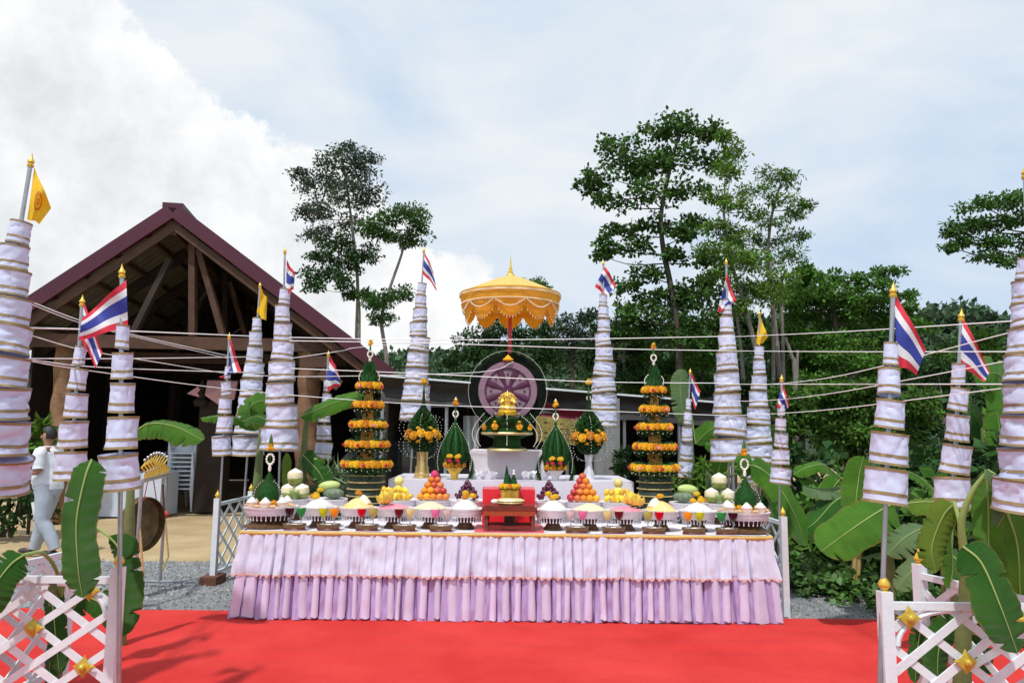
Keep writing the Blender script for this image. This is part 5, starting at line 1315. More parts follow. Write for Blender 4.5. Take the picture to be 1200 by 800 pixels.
    ml = thing('gong_mallet', 'gong mallet with a red cloth head hanging beside the gong', 'mallet', mc)
    MB().ball((0, 0, 0), .05, 12, 8, sc=(1, 1, .8), lump=.2).obj('mallet_head', mat('red_cloth_head', (.50, .05, .03), .8, .2, 20), ml)
    MB().tube([(0, 0, .03), (-.03, .0, .3)], .010, 7).obj('handle', TIM, ml)
hall_goods()

# ================================================================== PERSON
def skin_obj(name, chain, m, parent, sub=2):
    """chain: dict of joints name->(co, rx, ry), edges list; grown with a skin modifier and baked"""
    joints, edges, rootj = chain
    names = list(joints); idx = {n: i for i, n in enumerate(names)}
    me = bpy.data.meshes.new(name); me.from_pydata([joints[n][0] for n in names], [(idx[a], idx[b]) for a, b in edges], [])
    o = bpy.data.objects.new(name, me); COL.objects.link(o)
    md = o.modifiers.new('skin', 'SKIN'); md.use_smooth_shade = True
    sv = me.skin_vertices[0].data
    for n in names: sv[idx[n]].radius = (joints[n][1], joints[n][2])
    sv[idx[rootj]].use_root = True
    s = o.modifiers.new('sub', 'SUBSURF'); s.levels = sub; s.render_levels = sub
    dg = bpy.context.evaluated_depsgraph_get(); ev = o.evaluated_get(dg)
    new = bpy.data.meshes.new_from_object(ev); o.modifiers.clear(); o.data = new
    new.materials.clear(); new.materials.append(m)
    for p in new.polygons: p.use_smooth = True
    o.parent = parent
    return o
def person():
    d = 9.5; g = P(58, 500, d); s = 1.0
    root = thing('person', 'man in white polo and pale grey trousers walking left with a sheet of paper', 'person', (g.x + .05, d, 0))
    root.scale = (.94, .94, .93)
    SKN = mat('skin', (.34, .17, .10), .5, .1, 12, subs=.1); SH = mat('white_polo', (.70, .74, .80), .7, .05, 9, .3, 60); TR = mat('grey_trousers', (.38, .43, .50), .75, .08, 9, .3, 60)
    # facing -x.  pelvis at z .9
    B = dict(
        pelvis=((0, 0, .90), .13, .12), waist=((-.02, 0, 1.02), .165, .165), chest=((-.03, 0, 1.22), .155, .155), upch=((-.02, 0, 1.36), .12, .13), neck=((-.035, 0, 1.44), .05, .05), head0=((-.05, 0, 1.50), .062, .058), head1=((-.06, 0, 1.58), .088, .074), head2=((-.05, 0, 1.65), .075, .066),
        hipL=((.0, .09, .88), .09, .09), kneeL=((-.10, .10, .49), .06, .06), ankL=((-.18, .10, .09), .04, .04), toeL=((-.33, .10, .04), .035, .03),
        hipR=((.0, -.09, .88), .09, .09), kneeR=((.02, -.10, .47), .06, .06), ankR=((.22, -.10, .12), .04, .04), toeR=((.12, -.10, .04), .035, .03),
        shR=((-.03, -.19, 1.36), .055, .055), elR=((.0, -.25, 1.10), .043, .043), wrR=((-.22, -.24, 1.13), .028, .026), haR=((-.30, -.22, 1.14), .03, .018),
        shL=((-.03, .19, 1.36), .055, .055), elL=((-.04, .24, 1.08), .043, .043), wrL=((-.17, .20, .88), .028, .026), haL=((-.22, .19, .82), .03, .018))
    E = [('pelvis', 'waist'), ('waist', 'chest'), ('chest', 'upch'), ('upch', 'neck'), ('neck', 'head0'), ('head0', 'head1'), ('head1', 'head2')]
    for q in 'LR': E += [('pelvis', 'hip' + q), ('hip' + q, 'knee' + q), ('knee' + q, 'ank' + q), ('ank' + q, 'toe' + q), ('upch', 'sh' + q), ('sh' + q, 'el' + q), ('el' + q, 'wr' + q), ('wr' + q, 'ha' + q)]
    # fingers
    for q, y in (('R', -.22), ('L', .19)):
        h = Vector(B['ha' + q][0]); dr = (h - Vector(B['wr' + q][0])).normalized(); up = Vector((0, 1, 0)).cross(dr).normalized()
        for i in range(4):
            a = h + up * (.021 - .014 * i) + dr * .035; b = a + dr * (.032 - .003 * abs(i - 1)) + Vector((0, .008, -.006)); c = b + dr * .018 + Vector((0, .014, -.008))
            for n_, p in (('a', a), ('b', b), ('c', c)): B[f'f{q}{i}{n_}'] = (tuple(p), .0085, .0085)
            E += [('ha' + q, f'f{q}{i}a'), (f'f{q}{i}a', f'f{q}{i}b'), (f'f{q}{i}b', f'f{q}{i}c')]
        a = h + up * .034 - dr * .01; b = a + up * .012 + dr * .03
        B[f't{q}a'] = (tuple(a), .0105, .0105); B[f't{q}b'] = (tuple(b), .009, .009); E += [('ha' + q, f't{q}a'), (f't{q}a', f't{q}b')]
    skin_obj('body', (B, E, 'pelvis'), SKN, root)
    def loft(rings, name, m, wr_=.006, tubes=(), sd=0):
        b = MB(); n = 28; K = len(rings)
        path = smooth_path([Vector((r[0], r[1], r[2])) for r in rings], (K - 1) * 5); rx = smooth_path([Vector((r[3], r[4], 0)) for r in rings], (K - 1) * 5)
        def f(u, v):
            k_ = round(v * (K - 1) * 5); c = path[k_]; q = 2 * PI * u; w_ = wr_ * (mnoise.noise(Vector((math.cos(q) * 1.5, math.sin(q) * 1.5 + sd, c.z * 9))) + .5 * mnoise.noise(Vector((q * 3, c.z * 22, sd))) * (1 if 0 < u < 1 else 0))
            return Vector((c.x + (rx[k_].x + w_) * math.cos(q), c.y + (rx[k_].y + w_) * math.sin(q), c.z))
        b.grid(f, n, (K - 1) * 5)
        for pts, rad in tubes: b.tube(smooth_path(pts, 14), [rad[0] + (rad[-1] - rad[0]) * t / 14 + .004 * math.sin(t * 2.1 + sd) for t in range(15)], 14, cap=False)
        return b.obj(name, m, root)
    sR, eR = Vector(B['shR'][0]), Vector(B['elR'][0]); sL, eL = Vector(B['shL'][0]), Vector(B['elL'][0])
    loft([(0, 0, .88, .178, .178), (-.01, 0, .96, .192, .185), (-.025, 0, 1.06, .190, .182), (-.03, 0, 1.2, .175, .178), (-.03, 0, 1.32, .145, .185), (-.03, 0, 1.385, .115, .165), (-.033, 0, 1.43, .075, .085), (-.035, 0, 1.455, .062, .062)], 'polo_shirt', SH, .012,
         [([sR + Vector((0, .08, -.02)), sR + Vector((0, -.01, 0)), sR.lerp(eR, .8)], [.085, .068]), ([sL + Vector((0, -.08, -.02)), sL + Vector((0, .01, 0)), sL.lerp(eL, .8)], [.085, .068])], 3)
    kn = {q: [Vector(B['hip' + q][0]) + Vector((0, 0, .06)), Vector(B['hip' + q][0]).lerp(Vector(B['knee' + q][0]), .5) + Vector((.01, 0, 0)), Vector(B['knee' + q][0]), Vector(B['knee' + q][0]).lerp(Vector(B['ank' + q][0]), .5) + Vector((.01, 0, 0)), Vector(B['ank' + q][0]) + Vector((0, 0, -.02))] for q in 'LR'}
    loft([(0, 0, .76, .10, .15), (0, 0, .80, .145, .178), (0, 0, .86, .168, .176), (0, 0, .93, .170, .172), (0, 0, .99, .165, .165)], 'trousers', TR, .008, [(kn['L'], [.118, .070]), (kn['R'], [.118, .070])], 8)
    hr = MB(); vs_ = []; nA, nB = 26, 16
    for a_ in range(nB + 1):
        for b_ in range(nA):
            th = PI * a_ / nB; q = 2 * PI * b_ / nA; dd_ = Vector((math.sin(th) * math.cos(q), math.sin(th) * math.sin(q), math.cos(th)))
            k_ = 1 + .05 * mnoise.noise(dd_ * 5) + .02 * math.sin(q * 13)
            vs_.append(Vector((-.052 + dd_.x * .102 * k_, dd_.y * .086 * k_, 1.602 + dd_.z * .128 * k_)))
    fs_ = []
    for a_ in range(nB):
        for b_ in range(nA):
            q = 2 * PI * (b_ + .5) / nA; th = PI * (a_ + .5) / nB; x_, z_ = math.sin(th) * math.cos(q), math.cos(th)
            if z_ > .62 - .0 * x_ or (x_ > -.35 and z_ > .40) or (x_ > .12 and z_ > -.30): fs_.append((a_ * nA + b_, (a_ + 1) * nA + b_, (a_ + 1) * nA + (b_ + 1) % nA, a_ * nA + (b_ + 1) % nA))
    hr.add(vs_, fs_); hr.obj('hair', mat('black_hair', (.012, .010, .010), .5, .3, 60, .5, 120), root)
    fc = MB().lathe([(.016, 0), (.012, .02), (.004, .045)], 8, (-.148, 0, 1.565)).ball((-.142, 0, 1.575), .013, 8, 6, sc=(1.3, 1, 1.1)); fc.obj('nose', SKN, root)
    for sy in (-1, 1):
        MB().ball((-.125, sy * .032, 1.60), .010, 8, 6, sc=(.6, 1.2, .7)).obj('eye', mat('eye_dark', (.03, .02, .02), .2), root)
        MB().ball((-.045, sy * .077, 1.585), .024, 8, 8, sc=(.7, .35, 1.2)).obj('ear', SKN, root)
    MB().ball((-.132, 0, 1.535), .016, 8, 6, sc=(.5, 1.4, .35)).obj('mouth', mat('lip', (.30, .10, .08), .5), root)
    MB().lathe([(.034, -.012), (.036, 0), (.034, .012)], 14, (-.20, -.24, 1.128), rot=Matrix.Rotation(PI / 2, 3, 'Y')).obj('watch', mat('watch_dark', (.03, .03, .035), .3), root)
    for q, x, z in (('L', -.27, .0), ('R', .15, .0)):
        y = .10 if q == 'L' else -.10
        MB().ball((x, y, .045), .06, 12, 8, sc=(2.2, .8, .72)).obj('shoe', mat('dark_shoe', (.04, .035, .03), .4), root)
    pp = P(38, 597, d - .02)
    pa = MB().grid(lambda u, v: Vector((-.10 + .19 * u, .012 * math.sin(u * 3), -.13 + .25 * v)), 8, 4)
    tag(pa.obj('paper_sheet', mat('paper', (.82, .83, .84), .7, .03, 9), None, (pp.x - .0, d + .15, pp.z - .02), True, (0, R(-14), R(6))), 'white sheet of paper held low by the walking man', 'paper')
person()

# ================================================================== VEGETATION
def leaf_cloud(clumps, size, aspect=.5, up=.25, seed=0):
    """clumps: (centre, (rx,ry,rz), n).  returns verts, faces of small folded leaves, hollow-ish clumps"""
    r_ = np.random.default_rng(seed); Vs = []; 
    for c, rad, n in clumps:
        d = r_.normal(size=(n, 3)); d /= np.linalg.norm(d, axis=1)[:, None]
        rr = r_.uniform(0.0, 1, n) ** (1 / 2.2)
        pos = np.array(c)[None] + d * rr[:, None] * np.array(rad)[None]
        # leaf frame
        dirv = d * .6 + r_.normal(size=(n, 3)) * .6; dirv[:, 2] -= .25; dirv /= np.linalg.norm(dirv, axis=1)[:, None]
        nn = r_.normal(size=(n, 3)) * .7; nn[:, 2] += up * 4; s = np.cross(dirv, nn); s /= np.linalg.norm(s, axis=1)[:, None] + 1e-9
        nrm = np.cross(s, dirv)
        L = size * r_.uniform(.7, 1.35, n)[:, None]; w = L * aspect * .5
        a = pos; b = pos + dirv * L * .5 + s * w - nrm * w * .3; t = pos + dirv * L; e = pos + dirv * L * .5 - s * w - nrm * w * .3
        Vs.append(np.stack([a, b, t, e], 1))
    V = np.concatenate(Vs).reshape(-1, 3); n = len(V) // 4; F = np.arange(n * 4).reshape(n, 4)
    return V, F
def np_mesh(name, V, F, m):
    me = bpy.data.meshes.new(name); k = F.shape[1]
    me.vertices.add(len(V)); me.vertices.foreach_set('co', V.astype(np.float32).ravel())
    me.loops.add(F.size); me.loops.foreach_set('vertex_index', F.astype(np.int32).ravel())
    me.polygons.add(len(F)); me.polygons.foreach_set('loop_start', np.arange(0, F.size, k, dtype=np.int32))
    try: me.polygons.foreach_set('loop_total', np.full(len(F), k, dtype=np.int32))
    except Exception: pass
    me.materials.append(m); me.update(calc_edges=True); me.validate(); return me
GR_MID = mat('leaves_mid', (.085, .18, .032), .75, .35, .6, island=.35, spec=.12, trans=.25)
GR_DK = mat('leaves_dark', (.034, .082, .024), .75, .35, .6, island=.35, spec=.12, trans=.18)
GR_GREY = mat('leaves_greygreen', (.060, .090, .058), .55, .3, .6, island=.3, spec=.12, trans=.15)
GR_LT = mat('leaves_light', (.11, .22, .032), .75, .35, .6, island=.3, spec=.12, trans=.3)
BARK = mat('pale_bark', (.20, .18, .155), .85, .3, 4, .7, 25)
BARKD = mat('dark_bark', (.085, .07, .055), .85, .3, 4, .7, 25)
def tree(name, label, trunk, clumps, d, leaf=.13, m=GR_MID, bark=BARK, limbs=True, seed=0, dens=1.0, tw=(.16, .05), asp=.5, cat='tree', group=None, sub=6, dz=1.0):
    """trunk: pixel polyline [(px,py)...] from base up; clumps: (px,py,rx,ry) pixels; leaf size in metres"""
    rd = random.Random(seed); tp = [P(x, y, d) for x, y in trunk]
    base = tp[0]; g = Vector((base.x, d, -.05)) if base.z > .05 else base
    if base.z > .3: tp = [Vector((base.x - (tp[1].x - base.x) * .2, d, -.05))] + tp
    root = thing(name, label, cat, tuple(g), None, group)
    tw = (tw[0] * .68, tw[1] * .75); leaf_n = leaf; leaf = leaf * .74
    path = smooth_path(tp, 26); rad = [tw[0] + (tw[1] - tw[0]) * i / 26 for i in range(27)]
    tb = MB().tube([p - g for p in path], rad, 9); 
    L = []
    for (cx, cy, rx, ry) in clumps:
        c = P(cx, cy, d + rd.uniform(-1, 1) * M(rx, d) * .7 * dz); RX = M(rx, d); RY = M(ry, d)
        # limb from nearest trunk point below the clump
        best = min(path, key=lambda p: (p - c).length + (3 * max(0, p.z - c.z + .1)))
        tb_r = max(.012, tw[1] * .55)
        mid = best.lerp(c, .55) + Vector((0, 0, -.08 * (c - best).length))
        tb.tube([q - g for q in smooth_path([best, mid, c], 7)], [tb_r * (1 - .1 * i) for i in range(8)], 6)
        # sub clumps
        ns = max(3, int(sub * 1.5 * (1 + (rx * ry) / 500)))
        for k in range(ns):
            q = rd.uniform(0, 2 * PI); w = rd.uniform(-.8, 1); e = math.sqrt(max(0, 1 - w * w * .6)); f = rd.uniform(.45, 1.0)
            sc = c + Vector((RX * math.cos(q) * e * f, RX * .8 * math.sin(q) * e * f, RY * w * f))
            sr = rd.uniform(.26, .5) * min(RX, RY) + .06
            n = int(dens * 30 * (sr / leaf_n) ** 1.7 * .50) + 22
            L.append((tuple(sc - g), (sr * rd.uniform(1.1, 1.9), sr * 1.4, sr * rd.uniform(.55, 1.0)), n))
            if k % 2 == 0: tb.tube([c - g, (c.lerp(sc, .6) + Vector((0, 0, -.04))) - g, sc - g], [tb_r * .4, tb_r * .25, tb_r * .12], 4)
    tb.obj('trunk', bark, root)
    V, F = leaf_cloud(L, leaf, asp, seed=seed)
    link('crown', np_mesh('crown', V, F, m), root)
    return root
# two slim trees at left
tree('slim_tree', 'slim grey green tree with a tall airy crown behind the hall roof', [(419, 470), (418, 400), (419, 330), (412, 260), (402, 190)],
     [(400, 190, 30, 18), (372, 215, 26, 20), (425, 212, 24, 20), (395, 232, 36, 20), (365, 250, 20, 14), (437, 240, 18, 14), (390, 262, 36, 15), (370, 275, 22, 10), (350, 205, 9, 8), (430, 190, 16, 10), (410, 178, 16, 10)], 30, leaf=.20, m=GR_GREY, seed=1, dens=.85, tw=(.17, .05))
tree('slim_tree', 'slim tree with dark green hanging clumps in front of the grey green tree', [(422, 470), (421, 400), (420, 350), (408, 325), (400, 300)],
     [(395, 288, 22, 14), (375, 300, 16, 12), (405, 310, 20, 14), (378, 320, 18, 14), (368, 335, 12, 9), (400, 330, 16, 10), (425, 298, 18, 16), (412, 345, 10, 6)], 29, leaf=.20, m=GR_DK, seed=2, dens=1.4, tw=(.12, .04))
tree('slim_tree', 'bright green forked tree right of the grey green tree', [(455, 470), (453, 420), (447, 375), (456, 340), (470, 300), (478, 270)],
     [(470, 252, 26, 14), (445, 262, 20, 14), (490, 262, 14, 18), (462, 278, 24, 12), (435, 272, 14, 10), (482, 285, 14, 8), (452, 352, 18, 12), (470, 345, 12, 12), (438, 355, 12, 10), (448, 372, 14, 8), (430, 345, 8, 6)], 28, leaf=.19, m=mat('leaves_green2', (.052, .125, .030), .75, .35, .6, spec=.12, island=.35, trans=.22), seed=3, dens=1.35, tw=(.15, .05))
# large tree right of centre
tree('tall_tree', 'tall broad leaved tree right of the parasol, with open branches', [(797, 470), (795, 390), (785, 330), (777, 290), (775, 250), (785, 200), (795, 160)],
     [(795, 145, 26, 14), (765, 155, 26, 12), (825, 160, 22, 14), (725, 170, 24, 14), (745, 195, 34, 16), (790, 185, 32, 18), (835, 190, 18, 14), (705, 205, 24, 12), (690, 222, 18, 9), (720, 235, 26, 10), (760, 225, 30, 14), (805, 225, 28, 14), (730, 270, 22, 9), (790, 345, 30, 14), (830, 350, 24, 14), (755, 375, 30, 14), (800, 400, 40, 16), (835, 300, 18, 14), (800, 275, 22, 12), (760, 195, 26, 14), (715, 285, 16, 10), (705, 300, 10, 6), (745, 290, 18, 12), (770, 265, 20, 12), (815, 260, 18, 10),
      (760, 320, 22, 12), (735, 335, 16, 9), (790, 300, 16, 10), (740, 365, 22, 12), (765, 350, 22, 12), (770, 385, 26, 14), (735, 390, 16, 9), (800, 350, 18, 12), (820, 330, 20, 12), (810, 380, 20, 12)], 20, leaf=.17, m=mat('leaves_broad', (.060, .135, .030), .75, .35, .6, spec=.12, island=.35, trans=.22), bark=BARKD, seed=4, dens=.62, tw=(.17, .05), asp=.75, sub=5)
tree('feathery_tree', 'feathery leaved tree with pale slim trunks behind the yellow flag', [(917, 500), (912, 420), (906, 360), (900, 300), (905, 250), (915, 215)],
     [(900, 205, 20, 8), (925, 210, 14, 9), (885, 225, 22, 9), (915, 235, 22, 9), (935, 250, 14, 8), (900, 260, 24, 9), (880, 250, 18, 8), (935, 275, 14, 7), (905, 285, 28, 9), (875, 280, 18, 9), (945, 240, 7, 4), (930, 300, 18, 9), (890, 310, 26, 11), (865, 300, 14, 8)], 19, leaf=.15, m=GR_MID, seed=5, dens=.85, tw=(.11, .035), asp=.35)
tree('feathery_tree', 'light green bushy tree between the tall tree and the feathery one', [(898, 500), (888, 420), (870, 350), (855, 300), (848, 250)],
     [(880, 345, 30, 14), (850, 360, 26, 14), (905, 345, 24, 12), (920, 325, 22, 10), (850, 200, 16, 12), (860, 175, 12, 12), (840, 230, 16, 9), (862, 240, 20, 11), (838, 265, 18, 9), (860, 275, 22, 11), (835, 290, 20, 10), (865, 305, 24, 12), (840, 320, 20, 10), (870, 335, 26, 12), (885, 300, 16, 10), (850, 160, 8, 6)], 18, leaf=.15, m=GR_LT, seed=6, dens=1.2, tw=(.12, .04), asp=.4)
tree('feathery_tree', 'dense mid green tree rising behind the right short pole', [(990, 520), (985, 440), (980, 390), (975, 350)],
     [(960, 325, 26, 12), (990, 330, 24, 10), (1020, 335, 24, 8), (1040, 318, 18, 7), (1050, 345, 22, 7), (1010, 352, 34, 10), (965, 355, 34, 14), (940, 370, 26, 14), (985, 380, 38, 14), (1030, 375, 30, 10), (950, 400, 30, 14), (1005, 405, 34, 12), (1060, 360, 14, 6), (930, 340, 16, 12), (940, 315, 14, 8), (1040, 395, 24, 12), (925, 395, 30, 16), (975, 345, 34, 12), (1000, 365, 34, 12), (950, 345, 26, 12), (1030, 350, 26, 9), (970, 400, 36, 16), (1045, 372, 24, 10), (920, 355, 22, 12), (1075, 385, 20, 10), (960, 430, 40, 16), (1020, 430, 40, 16)], 21, leaf=.17, m=mat('leaves_green3', (.085, .195, .032), .75, .35, .6, spec=.12, island=.35, trans=.24), seed=7, dens=1.7, tw=(.2, .08), bark=BARKD)
tree('spreading_tree', 'spreading tree whose flat branches reach in from the right edge', [(1290, 470), (1280, 400), (1262, 330), (1240, 270)],
     [(1150, 240, 26, 8), (1180, 235, 26, 9), (1205, 232, 24, 10), (1130, 262, 22, 6), (1160, 262, 26, 8), (1195, 260, 26, 11), (1120, 272, 14, 4), (1145, 285, 28, 6), (1180, 285, 28, 9), (1215, 290, 24, 11), (1160, 302, 18, 6), (1190, 305, 22, 7), (1112, 290, 10, 3), (1240, 240, 30, 16), (1260, 280, 40, 20)], 17, leaf=.14, m=mat('leaves_green4', (.055, .135, .026), .75, .35, .6, spec=.12, island=.35, trans=.22), seed=8, dens=1.2, tw=(.22, .07), bark=BARKD)
# trees directly behind parasol and between
tree('round_tree', 'dark tree showing to the left of and under the parasol', [(565, 560), (565, 470), (570, 420)],
     [(560, 395, 24, 14), (590, 385, 24, 14), (545, 415, 22, 12), (580, 415, 30, 16), (620, 400, 26, 16), (610, 430, 30, 14), (550, 438, 26, 10), (645, 415, 20, 14), (640, 385, 16, 12), (527, 425, 8, 7), (600, 365, 24, 8)], 24, leaf=.17, m=GR_DK, seed=9, dens=1.7, tw=(.2, .1), bark=BARKD)
tree('round_tree', 'dark tree peeping over the top of the parasol', [(630, 560), (628, 450), (625, 370)], [(622, 332, 16, 8), (634, 338, 12, 7), (628, 350, 18, 8)], 26, leaf=.17, m=GR_MID, seed=10, dens=1.5, tw=(.14, .05), bark=BARKD)
tree('round_tree', 'grey green airy tree between the parasol and the tall tiered pole', [(672, 560), (672, 470), (670, 410)],
     [(672, 380, 22, 12), (690, 370, 14, 10), (655, 395, 20, 12), (685, 400, 24, 14), (665, 420, 26, 14), (710, 395, 16, 12), (700, 425, 24, 14)], 25, leaf=.17, m=GR_GREY, seed=11, dens=1.4, tw=(.16, .07), bark=BARKD)
rdv = random.Random(77)
k = 0
for (px, py, w, h, d) in [(730, 420, 34, 40, 22), (775, 425, 34, 38, 23), (820, 410, 34, 44, 22), (860, 420, 34, 50, 22), (900, 440, 30, 48, 24), (940, 440, 36, 54, 21), (985, 450, 40, 54, 20), (1035, 450, 40, 56, 21), (1085, 450, 40, 46, 22), (1130, 455, 40, 46, 20), (1180, 450, 40, 48, 19), (1235, 440, 40, 56, 19), (1105, 480, 50, 50, 17), (1000, 500, 44, 44, 16), (940, 500, 40, 44, 17), (1180, 490, 60, 60, 15), (860, 490, 40, 40, 19), (1050, 500, 40, 44, 15.5)]:
    cl = [(px + rdv.uniform(-1, 1) * w, py + rdv.uniform(-1, 1) * h, rdv.uniform(16, 26), rdv.uniform(9, 15)) for _ in range(11)]
    m = [GR_DK, GR_MID, mat('leaves_green3', (0, 0, 0)), GR_DK][k % 4]
    col_ = ['dark', 'mid green', 'bright green', 'dark'][k % 4]
    lab = col_ + ' leafy tree ' + ['just right of the tall tiered pole by the parasol', 'above the right marigold tower', 'between the marigold tower and the right tall poles', 'directly behind the tall Thai flag pole right of the table', 'behind the pale slim trunks', 'right of the yellow flag on the right', 'midway between the yellow flag and the big Thai flag', 'behind the big Thai flag on the right front pole', 'in the gap between the two right short poles', 'behind the second short pole from the right edge', 'left of the pole cut by the right edge', 'beyond the right edge of the picture', 'low down between the two right short poles', 'low behind the upright banana leaf', 'low behind the last short pole of the table fence', 'low behind the pole at the right edge', 'low behind the tall pair of poles right of the table', 'low behind the right front short pole'][k]
    tree('wood_tree', lab, [(px, 600), (px, 520), (px + rdv.uniform(-6, 6), py)], cl, d, leaf=.15, m=m, seed=20 + k, dens=1.2, tw=(.14, .06), bark=BARKD if k % 3 else BARK, group='trees of the wood on the right', sub=8)
    k += 1
# bare slim trunks
for (a, b, d_) in [((872, 470), (862, 360), 19), ((925, 520), (935, 410), 18), ((932, 440), (920, 395), 18), ((906, 520), (903, 300), 18.5), ((917, 520), (915, 330), 18.6)]:
    p0, p1 = P(*a, d_), P(*b, d_); z0 = Vector((p0.x, p0.y, 0))
    tag(MB().tube(smooth_path([Vector((0, 0, 0)), p0 - z0, (p0 - z0).lerp(p1 - z0, .5) + Vector((.04, 0, 0)), p1 - z0], 12), [.075 - .0035 * i for i in range(13)], 8).obj('bare_tree', BARK, None, z0), 'bare pale slim trunk rising among the trees behind the yellow flag', 'tree', 'bare slim trunks')
# wooded hill
def hill():
    def hz(px):
        pts = [(-1200, 452), (-400, 440), (300, 448), (440, 440), (520, 432), (700, 420), (860, 398), (1000, 392), (1060, 392), (1100, 380), (1150, 392), (1180, 398), (1300, 370), (1500, 350)]
        for (a, ya), (b, yb) in zip(pts, pts[1:]):
            if a <= px <= b: return ya + (yb - ya) * (px - a) / (b - a)
        return 500
    D = 75
    def f(u, v):
        px = -1200 + 2700 * u; t = P(px, hz(px) + 6 * mnoise.noise(Vector((u * 30, 0, 0))), D)
        z = t.z * math.sin(min(1, v * 1.0) * PI / 2)
        return Vector((t.x * (.62 + .38 * v), D * (.5 + .5 * v), max(-.1, z - .6)))
    tag(MB().grid(f, 120, 12).obj('wooded_hill', mat('hill_soil', (.03, .05, .025), .9, .3, .3)), kind='structure')
    r_ = np.random.default_rng(5); cl = []
    for k in range(3200):
        u, v = r_.uniform(0, 1), r_.uniform(.1, 1) ** .6; p = f(u, v); s = r_.uniform(.9, 1.9)
        cl.append(((p.x, p.y - .5, p.z + s * .4), (s * 1.1, s, s * .9), 75))
    V, F = leaf_cloud(cl, .62, .6, seed=9)
    tag(link('hillside_trees', np_mesh('hillside_trees', V, F, mat('leaves_far_hazed', (.065, .115, .058), .75, .35, .12, spec=.12, island=.3, trans=.15))), 'far wood covering the hill behind the whole scene', 'wood', kind='stuff')  # distance haze put into the leaf colour as a bluish green
hill()
# distant shrubs left of the hall and low bushes
def bush(label, cl, d, m, leaf=.09, seed=0, asp=.5, group=None, dens=1.6):
    c0 = P(cl[0][0], 600, d); g = Vector((c0.x, d, 0)); root = thing('leafy_bush', label, 'bush', g, None, group); rd = random.Random(seed); L = []; st = MB()
    for (cx, cy, rx, ry) in cl:
        c = P(cx, cy, d + rd.uniform(-.3, .3)); c.z = max(c.z, .08); RX, RY = M(rx, d), M(ry, d)
        st.tube([(rd.uniform(-.1, .1), 0, 0), tuple(((c - g) * .5)[:2]) + (max(.05, c.z * .6),), tuple(c - g)], [.02, .014, .006], 5)
        for k in range(7):
            o = Vector((rd.uniform(-1, 1) * RX, rd.uniform(-.6, .6) * RX, rd.uniform(-.8, .9) * RY)); q = c + o; q.z = max(.05, q.z)
            sr = rd.uniform(.3, .5) * min(RX, RY) + .03
            L.append((tuple(q - g), (sr * 1.3, sr * 1.1, sr * .8), int(dens * 12 * (sr / leaf) ** 1.4) + 8))
    st.obj('stems', BARKD, root); V, F = leaf_cloud(L, leaf, asp, seed=seed); V[:, 2] = np.maximum(V[:, 2], .01)
    link('foliage', np_mesh('foliage', V, F, m), root); return root
bush('dark green bush at the left edge behind the walking man', [(10, 560, 30, 24), (30, 590, 26, 20), (5, 600, 30, 18), (-30, 570, 40, 40), (15, 530, 16, 12), (38, 545, 14, 10), (-20, 520, 20, 16)], 11.0, GR_DK, .10, 31)
bush('broad leaved green bush beside the hall column at the left edge', [(40, 515, 12, 8), (30, 535, 10, 7), (44, 497, 6, 4)], 11.3, GR_LT, .2, 32, .5, dens=.7)
bush('spiky leaved green shrub behind the gourds on the left', [(385, 562, 12, 8), (392, 552, 9, 7), (378, 572, 10, 6)], 8.3, mat('leaves_greygreen2', (.16, .24, .12), .75, .3, 2, spec=.12, island=.3), .2, 33, .12, dens=3)
bush('yellow green shrub right of the right marigold tower', [(815, 552, 16, 11), (800, 562, 12, 9), (835, 548, 14, 10), (822, 568, 16, 8)], 9.2, GR_LT, .13, 34, .25, dens=1.6)
bush('small dark climbing plant on the grey pillar', [(730, 535, 7, 9), (727, 550, 5, 7)], 10.9, GR_DK, .07, 35, .6)
for i, (cx, cy, d_) in enumerate([(945, 560, 11), (985, 590, 9.5), (1010, 610, 8.5), (1075, 560, 9), (1120, 600, 7.5), (1165, 560, 8.5), (1190, 620, 6.5), (960, 620, 9.5), (1150, 500, 10.5), (1060, 620, 7.8), (1195, 480, 10)]):
    bush('broad leaved undergrowth bush ' + ['near the short pole of the table fence', 'beneath the upright banana leaf', 'beside the bamboo stakes', 'behind the right front short pole', 'behind the lower right fence', 'below the second short pole from the right', 'at the right edge behind the hanging leaf', 'right of the table corner above the gravel', 'high behind the curled banana leaf', 'left of the right front fence post', 'highest at the right edge'][i], [(cx + dx, cy + dy, 24, 18) for dx, dy in ((0, 0), (-22, 14), (22, 10), (0, -20), (12, 28))], d_, [GR_DK, mat('leaves_green3', (0, 0, 0)), GR_DK][i % 3], .15, 40 + i, .7, 'undergrowth bushes on the right', dens=.8)
